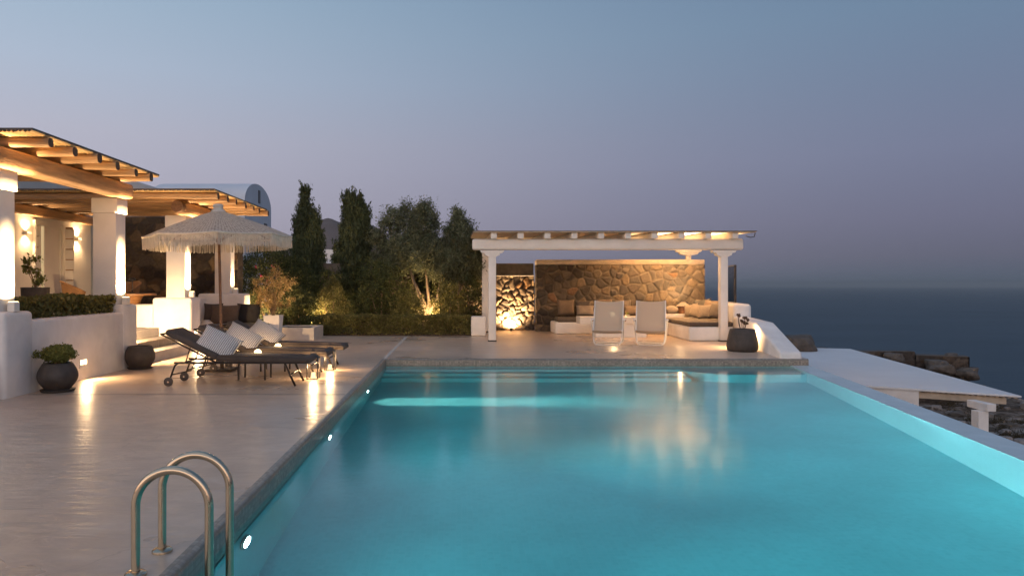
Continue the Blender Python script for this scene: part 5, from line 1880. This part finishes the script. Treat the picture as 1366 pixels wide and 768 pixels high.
# sling chairs (they face the pool)
def make_sling():
    t = thing('sling_chair', 'x', 'chair', (0, 0, 0), 'canvas sling chairs facing the pool')
    def u_frame(name, w1, ya_, za_, w0, yb_):
        mb = MB()
        pts = [(-w1, ya_, za_), (-w1 * 0.5 - w0 * 0.5, (ya_ + yb_) / 2, za_ * 0.5 + 0.02)]
        rr = 0.09
        for a in np.linspace(0, PI / 2, 6):
            pts.append((-w0 + rr - rr * math.cos(a), yb_ + (ya_ - yb_) * 0.05 * (1 - math.sin(a)), 0.015 + rr - rr * math.sin(a)))
        pts += [(-x_, y_, z_) for x_, y_, z_ in pts[::-1]]
        mb.tube(pts, 0.016, 8)
        return mb.build(name, M['whitepaint'], t, smooth='auto')
    u_frame('front_leg_frame', 0.365, 0.42, 0.62, 0.33, -0.18)
    u_frame('rear_leg_frame', 0.345, -0.05, 0.60, 0.30, 0.48)
    for s in (-1, 1):
        mb = MB()
        mb.tube([(s * 0.315, 0.82, 0.40), (s * 0.32, 0.30, 0.33), (s * 0.325, 0.16, 0.40), (s * 0.325, -0.415, 1.09)], 0.014, 8)
        mb.build('side_rail', M['whitepaint'], t, smooth='auto')
        mb = MB()
        mb.box(s * 0.362 - 0.028, s * 0.362 + 0.028, -0.12, 0.46, 0.615, 0.64, 0.008)
        arm = mb.build('armrest', M['whitepaint'], t)
        mb = MB()
        mb.tube([(s * 0.335, -0.02, 0.60), (s * 0.40, -0.02, 0.60)], 0.022, 10)
        mb.build('bolt', M['furniture_wood'], arm, smooth='auto')
    rows = []
    path = [(-0.40, 1.09), (-0.32, 0.98), (-0.19, 0.82), (-0.06, 0.66), (0.06, 0.50), (0.17, 0.37), (0.30, 0.30), (0.5, 0.31), (0.8, 0.39)]
    for y_, z_ in path:
        row = []
        for j in range(9):
            u = -1 + j / 4
            sag = 0.03 * (1 - u * u)
            row.append((u * 0.315, y_ + sag * 0.7, z_ - sag * (1.0 if y_ < -0.25 else 0.4)))
        rows.append(row)
    mb = MB()
    mb.grid(rows)
    mb.grid([[(x_, y_ + 0.006, z_ + 0.003) for x_, y_, z_ in r_] for r_ in rows])
    mb.build('sling', M['sling'], t, smooth=True)
    for s in (-1, 1):
        mb = MB()
        mb.grid([[(s * (0.315 - d_), y_ - 0.004, z_ + 0.001) for d_ in (0, 0.045)] for y_, z_ in path[:6]])
        mb.build('hem', M['cotton'], t, smooth=True)
    return t
sl = make_sling()
for i, (x, y, rz, lb) in enumerate([(3.80, 18.1, 165, 'pale canvas sling chair on the left, the cube lamp showing through it'), (4.88, 18.1, 164, 'pale canvas sling chair on the right, nearer the dark seat cushion')]):
    o = sl if i == 0 else copy_tree(sl)
    o.location = (x, y, 0)
    o.rotation_euler.z = R(rz)
    o.scale = (1.10, 1.0, 1.0)
    o['label'] = lb

# ================================================================== POOL LADDER
t = thing('pool_ladder', 'pair of shiny bent steel handrails of the pool ladder', 'ladder', (-1.48, 3.85, 0))
for y in (3.68, 4.01):
    xa, xb, rr, zt_ = -1.67, -1.29, 0.19, 0.545
    mb = MB()
    pts = [(xa, y, 0.0), (xa, y, zt_ - rr - 0.02)]
    for a in np.linspace(0, PI, 22):
        pts.append(((xa + xb) / 2 - rr * math.cos(a), y, zt_ - rr + rr * math.sin(a)))
    pts += [(xb, y, zt_ - rr - 0.02), (xb, y, -0.6), (xb, y, -1.2)]
    mb.tube(pts, 0.0225, 20)
    hr = mb.build('handrail', M['chrome'], t, smooth='auto')
    lathe_obj('flange', [(0.024, 0.022), (0.045, 0.02), (0.055, 0.012), (0.056, 0.0)], (xa, y, 0.001), M['chrome'], hr, 28)
for z in (-0.45, -0.75, -1.05):
    mb = MB()
    mb.box(-1.33, -1.25, 3.70, 3.99, z, z + 0.025, 0.006)
    mb.build('tread', M['chrome'], t)

# ================================================================== LOWER PAVILION, WALLS, ROCKS
lp = thing('lower_pavilion', 'white flat-roofed pavilion on the slope below the pool', 'pavilion', (13, 22, -4))
ZR = -1.2
rp = [(9.6, 19.75), (11.55, 18.75), (13.72, 17.35), (16.6, 30.2), (14.6, 30.8), (12.4, 30.8)]
mb = MB()
mb.prism(rp, ZR - 0.05, ZR, 0.015)
mb.build('roof', M['lowroof'], lp)
mb = MB()
for k in range(20):
    q = k / 19
    a = Vector((11.7, 18.68, 0)).lerp(Vector((13.66, 17.42, 0)), q)
    b = Vector((13.6, 30.4, 0)).lerp(Vector((16.45, 29.9, 0)), q)
    dv = (b - a).normalized()
    sd = Vector((-dv.y, dv.x, 0)) * 0.03
    a = a + dv * 0.05
    mb.prism([(a - sd)[:2], (a + sd)[:2], (b + sd)[:2], (b - sd)[:2]][::-1], ZR - 0.085, ZR - 0.052)
mb.build('roof_rafters', M['tan'], lp)
mb = MB()
mb.prism([(12.0, 18.62), (13.55, 17.62), (13.65, 17.79), (12.07, 18.79)], ZR - 0.25, ZR - 0.088)
mb.build('beam', M['tan'], lp)
mb = MB()
mb.prism([(9.62, 19.95), (11.97, 18.53), (14.1, 30.5), (12.5, 30.6)], -5.0, ZR - 0.052)
mb.build('wall', M['white'], lp)
mb = MB()
pxx, pyy = 12.72, 17.28
mb.box(pxx - 0.125, pxx + 0.125, pyy - 0.02, pyy + 0.23, -5.0, ZR - 0.36, 0.01)
mb.build('post', M['white'], lp)
mb = MB()
mb.box(pxx + 0.03, pxx + 0.25, pyy - 0.10, pyy + 0.6, ZR - 0.355, ZR - 0.17, 0.015)
mb.build('capital', M['white'], lp)

def rough_block(name, label, poly, z0, z1, amp=0.12, cat='wall', group=None, mat='stone', seed=0):
    t = thing(name, label, cat, (sum(p[0] for p in poly) / len(poly), sum(p[1] for p in poly) / len(poly), z0), group)
    n_ = len(poly)
    for i in range(n_):
        a, b = Vector((*poly[i], 0)), Vector((*poly[(i + 1) % n_], 0))
        dv = b - a
        nn = Vector((dv.y, -dv.x, 0)).normalized()
        me = stone_sheet((a.x, a.y, z0), dv, dv.length, z1 - z0, nn, 0.5, 0.08, 0.07, [(0.075, 0.06, 0.05), (0.06, 0.05, 0.043), (0.09, 0.07, 0.055)], seed=seed + i, mortar=(0.04, 0.033, 0.028))
        link_mesh('stone_face', me, M['stone'], t, smooth=True)
    mb = MB()
    mb.prism([(p[0], p[1]) for p in poly], z0, z1 + 0.02)
    mb.build('core', M['rock'], t)
    return t
rough_block('ruined_wall', 'dark square stone ruin beyond the white pavilion roof', [(22.4, 34.9), (24.4, 34.1), (24.8, 34.9), (22.7, 35.7)], -5.0, -1.95, seed=3)
rough_block('ruined_wall', 'low grey stone wall stretching behind the white pavilion roof', [(17.6, 35.0), (22.38, 35.0), (22.38, 35.6), (17.6, 35.6)], -5.0, -1.78, seed=13)
rough_block('ruined_wall', 'thin pale stone wall tail nearest the parapet', [(15.0, 36.5), (18.8, 36.3), (18.8, 36.7), (15.0, 36.9)], -5.0, -1.72, seed=23)

def rock(x, y, z, s, label, seed, mat='palerock', group='boulders on the slope below the pool', sq=(1, 1, 0.7)):
    bm = bmesh.new()
    bmesh.ops.create_icosphere(bm, subdivisions=3, radius=1)
    g = random.Random(seed)
    o1 = [g.uniform(0, 9) for _ in range(6)]
    for v_ in bm.verts:
        c = v_.co
        k = 1 + 0.22 * math.sin(c.x * 2.3 + o1[0]) * math.sin(c.y * 2.1 + o1[1]) + 0.16 * math.sin(c.z * 4 + o1[2] + c.x * 3) + 0.07 * math.sin(c.y * 9 + o1[3]) * math.sin(c.x * 8 + o1[4])
        q = c * k
        q.x = max(-0.8, min(0.85, q.x))
        q.z = max(-0.7, min(0.75, q.z + 0.1 * q.x))
        v_.co = Vector((q.x * sq[0], q.y * sq[1], q.z * sq[2])) * s
    bmesh.ops.rotate(bm, verts=bm.verts, matrix=Matrix.Rotation(g.uniform(0, 6), 3, 'Z'))
    me = bpy.data.meshes.new('boulder')
    bm.to_mesh(me)
    bm.free()
    o = link_mesh('boulder', me, M[mat], smooth=False)
    o.location = (x, y, z)
    return tag(o, label, 'rock', group)
def gz(x, y):
    return -3.3 - 0.05 * max(-10, min(40, y - 14)) + float(hnoise(np.array(x), np.array(y))) * 0.32
rock(14.1, 29.8, -1.15, 0.85, 'dark bush-topped rock outcrop rising behind the sloping parapet', 5, 'rock', None, (1.1, 1, 0.9))
for x, y, z, sz, lb, sd in [(22.9, 34.0, -2.45, 0.62, 'dark rock leaning on the front of the square ruin', 31), (24.3, 34.05, -2.75, 0.55, 'dark rock tumbled at the seaward corner of the square ruin', 32),
                            (21.2, 34.7, -2.05, 0.42, 'small dark rock against the low grey wall', 33), (19.6, 34.6, -1.95, 0.36, 'smallest dark rock on top of the low grey wall', 34), (24.0, 34.7, -1.98, 0.30, 'rock fallen on the crown of the square ruin', 35)]:
    rock(x, y, z, sz, lb, sd, 'rock', 'rocks round the ruined walls', (1.2, 0.8, 0.75))
rk = random.Random(4)
done = 0
tags = ['pale boulder', 'grey boulder', 'dark boulder']
for k in range(64):
    y = rk.uniform(18.5, 33)
    x = y * rk.uniform(0.63, 0.84)
    if 9 < x < 14.2 + (y - 17.4) * 0.22 and y > 18.8 and k % 3:
        pass
    s = rk.choice([0.12, 0.16, 0.2, 0.28, 0.36])
    rock(x, y, gz(x, y) + s * 0.2, s, 'loose boulder lying on the rocky slope under the pavilion roof', 100 + k, rk.choice(['palerock', 'palerock', 'rock']), 'loose boulders on the rocky slope')
# low scrub on the slope
P = []
for k in range(46):
    y = rk.uniform(18.5, 34)
    x = y * rk.uniform(0.66, 0.86)
    P.append(blob_points((x, y, gz(x, y) + 0.08), (0.35, 0.35, 0.12), 18, 14, 0.05))
sc = leaf_mesh('scrub', np.concatenate(P), 0.07, 0.3, M['dryleaf'], up=0.8)
sc.data.materials[0] = leafmat('scrub_leaf', (0.05, 0.035, 0.018, 1), (0.08, 0.06, 0.03, 1), (0.11, 0.08, 0.04, 1))
tag(sc, kind='stuff')

# ================================================================== CAMERA + RENDER
cam = bpy.data.cameras.new('camera')
cam.sensor_width = 36
cam.lens = 950 / 1366 * 36
cam.shift_x = 71 / 1366
cam.shift_y = -4 / 1366
cam.clip_start = 0.05
cam.clip_end = 100000
co = bpy.data.objects.new('camera', cam)
C.objects.link(co)
co.location = (0, 0, 1.5)
co.rotation_euler = (PI / 2, 0, 0)
S.camera = co
S.view_settings.view_transform = 'Standard'
S.view_settings.look = 'None'
S.view_settings.exposure = 0.0
S.view_settings.gamma = 1.0
S.cycles.use_denoising = True
S.cycles.max_bounces = 8
S.cycles.diffuse_bounces = 4
S.cycles.glossy_bounces = 4
S.cycles.transmission_bounces = 6
S.cycles.transparent_max_bounces = 12
S.cycles.sample_clamp_indirect = 6.0
S.cycles.caustics_reflective = False
S.cycles.caustics_refractive = True
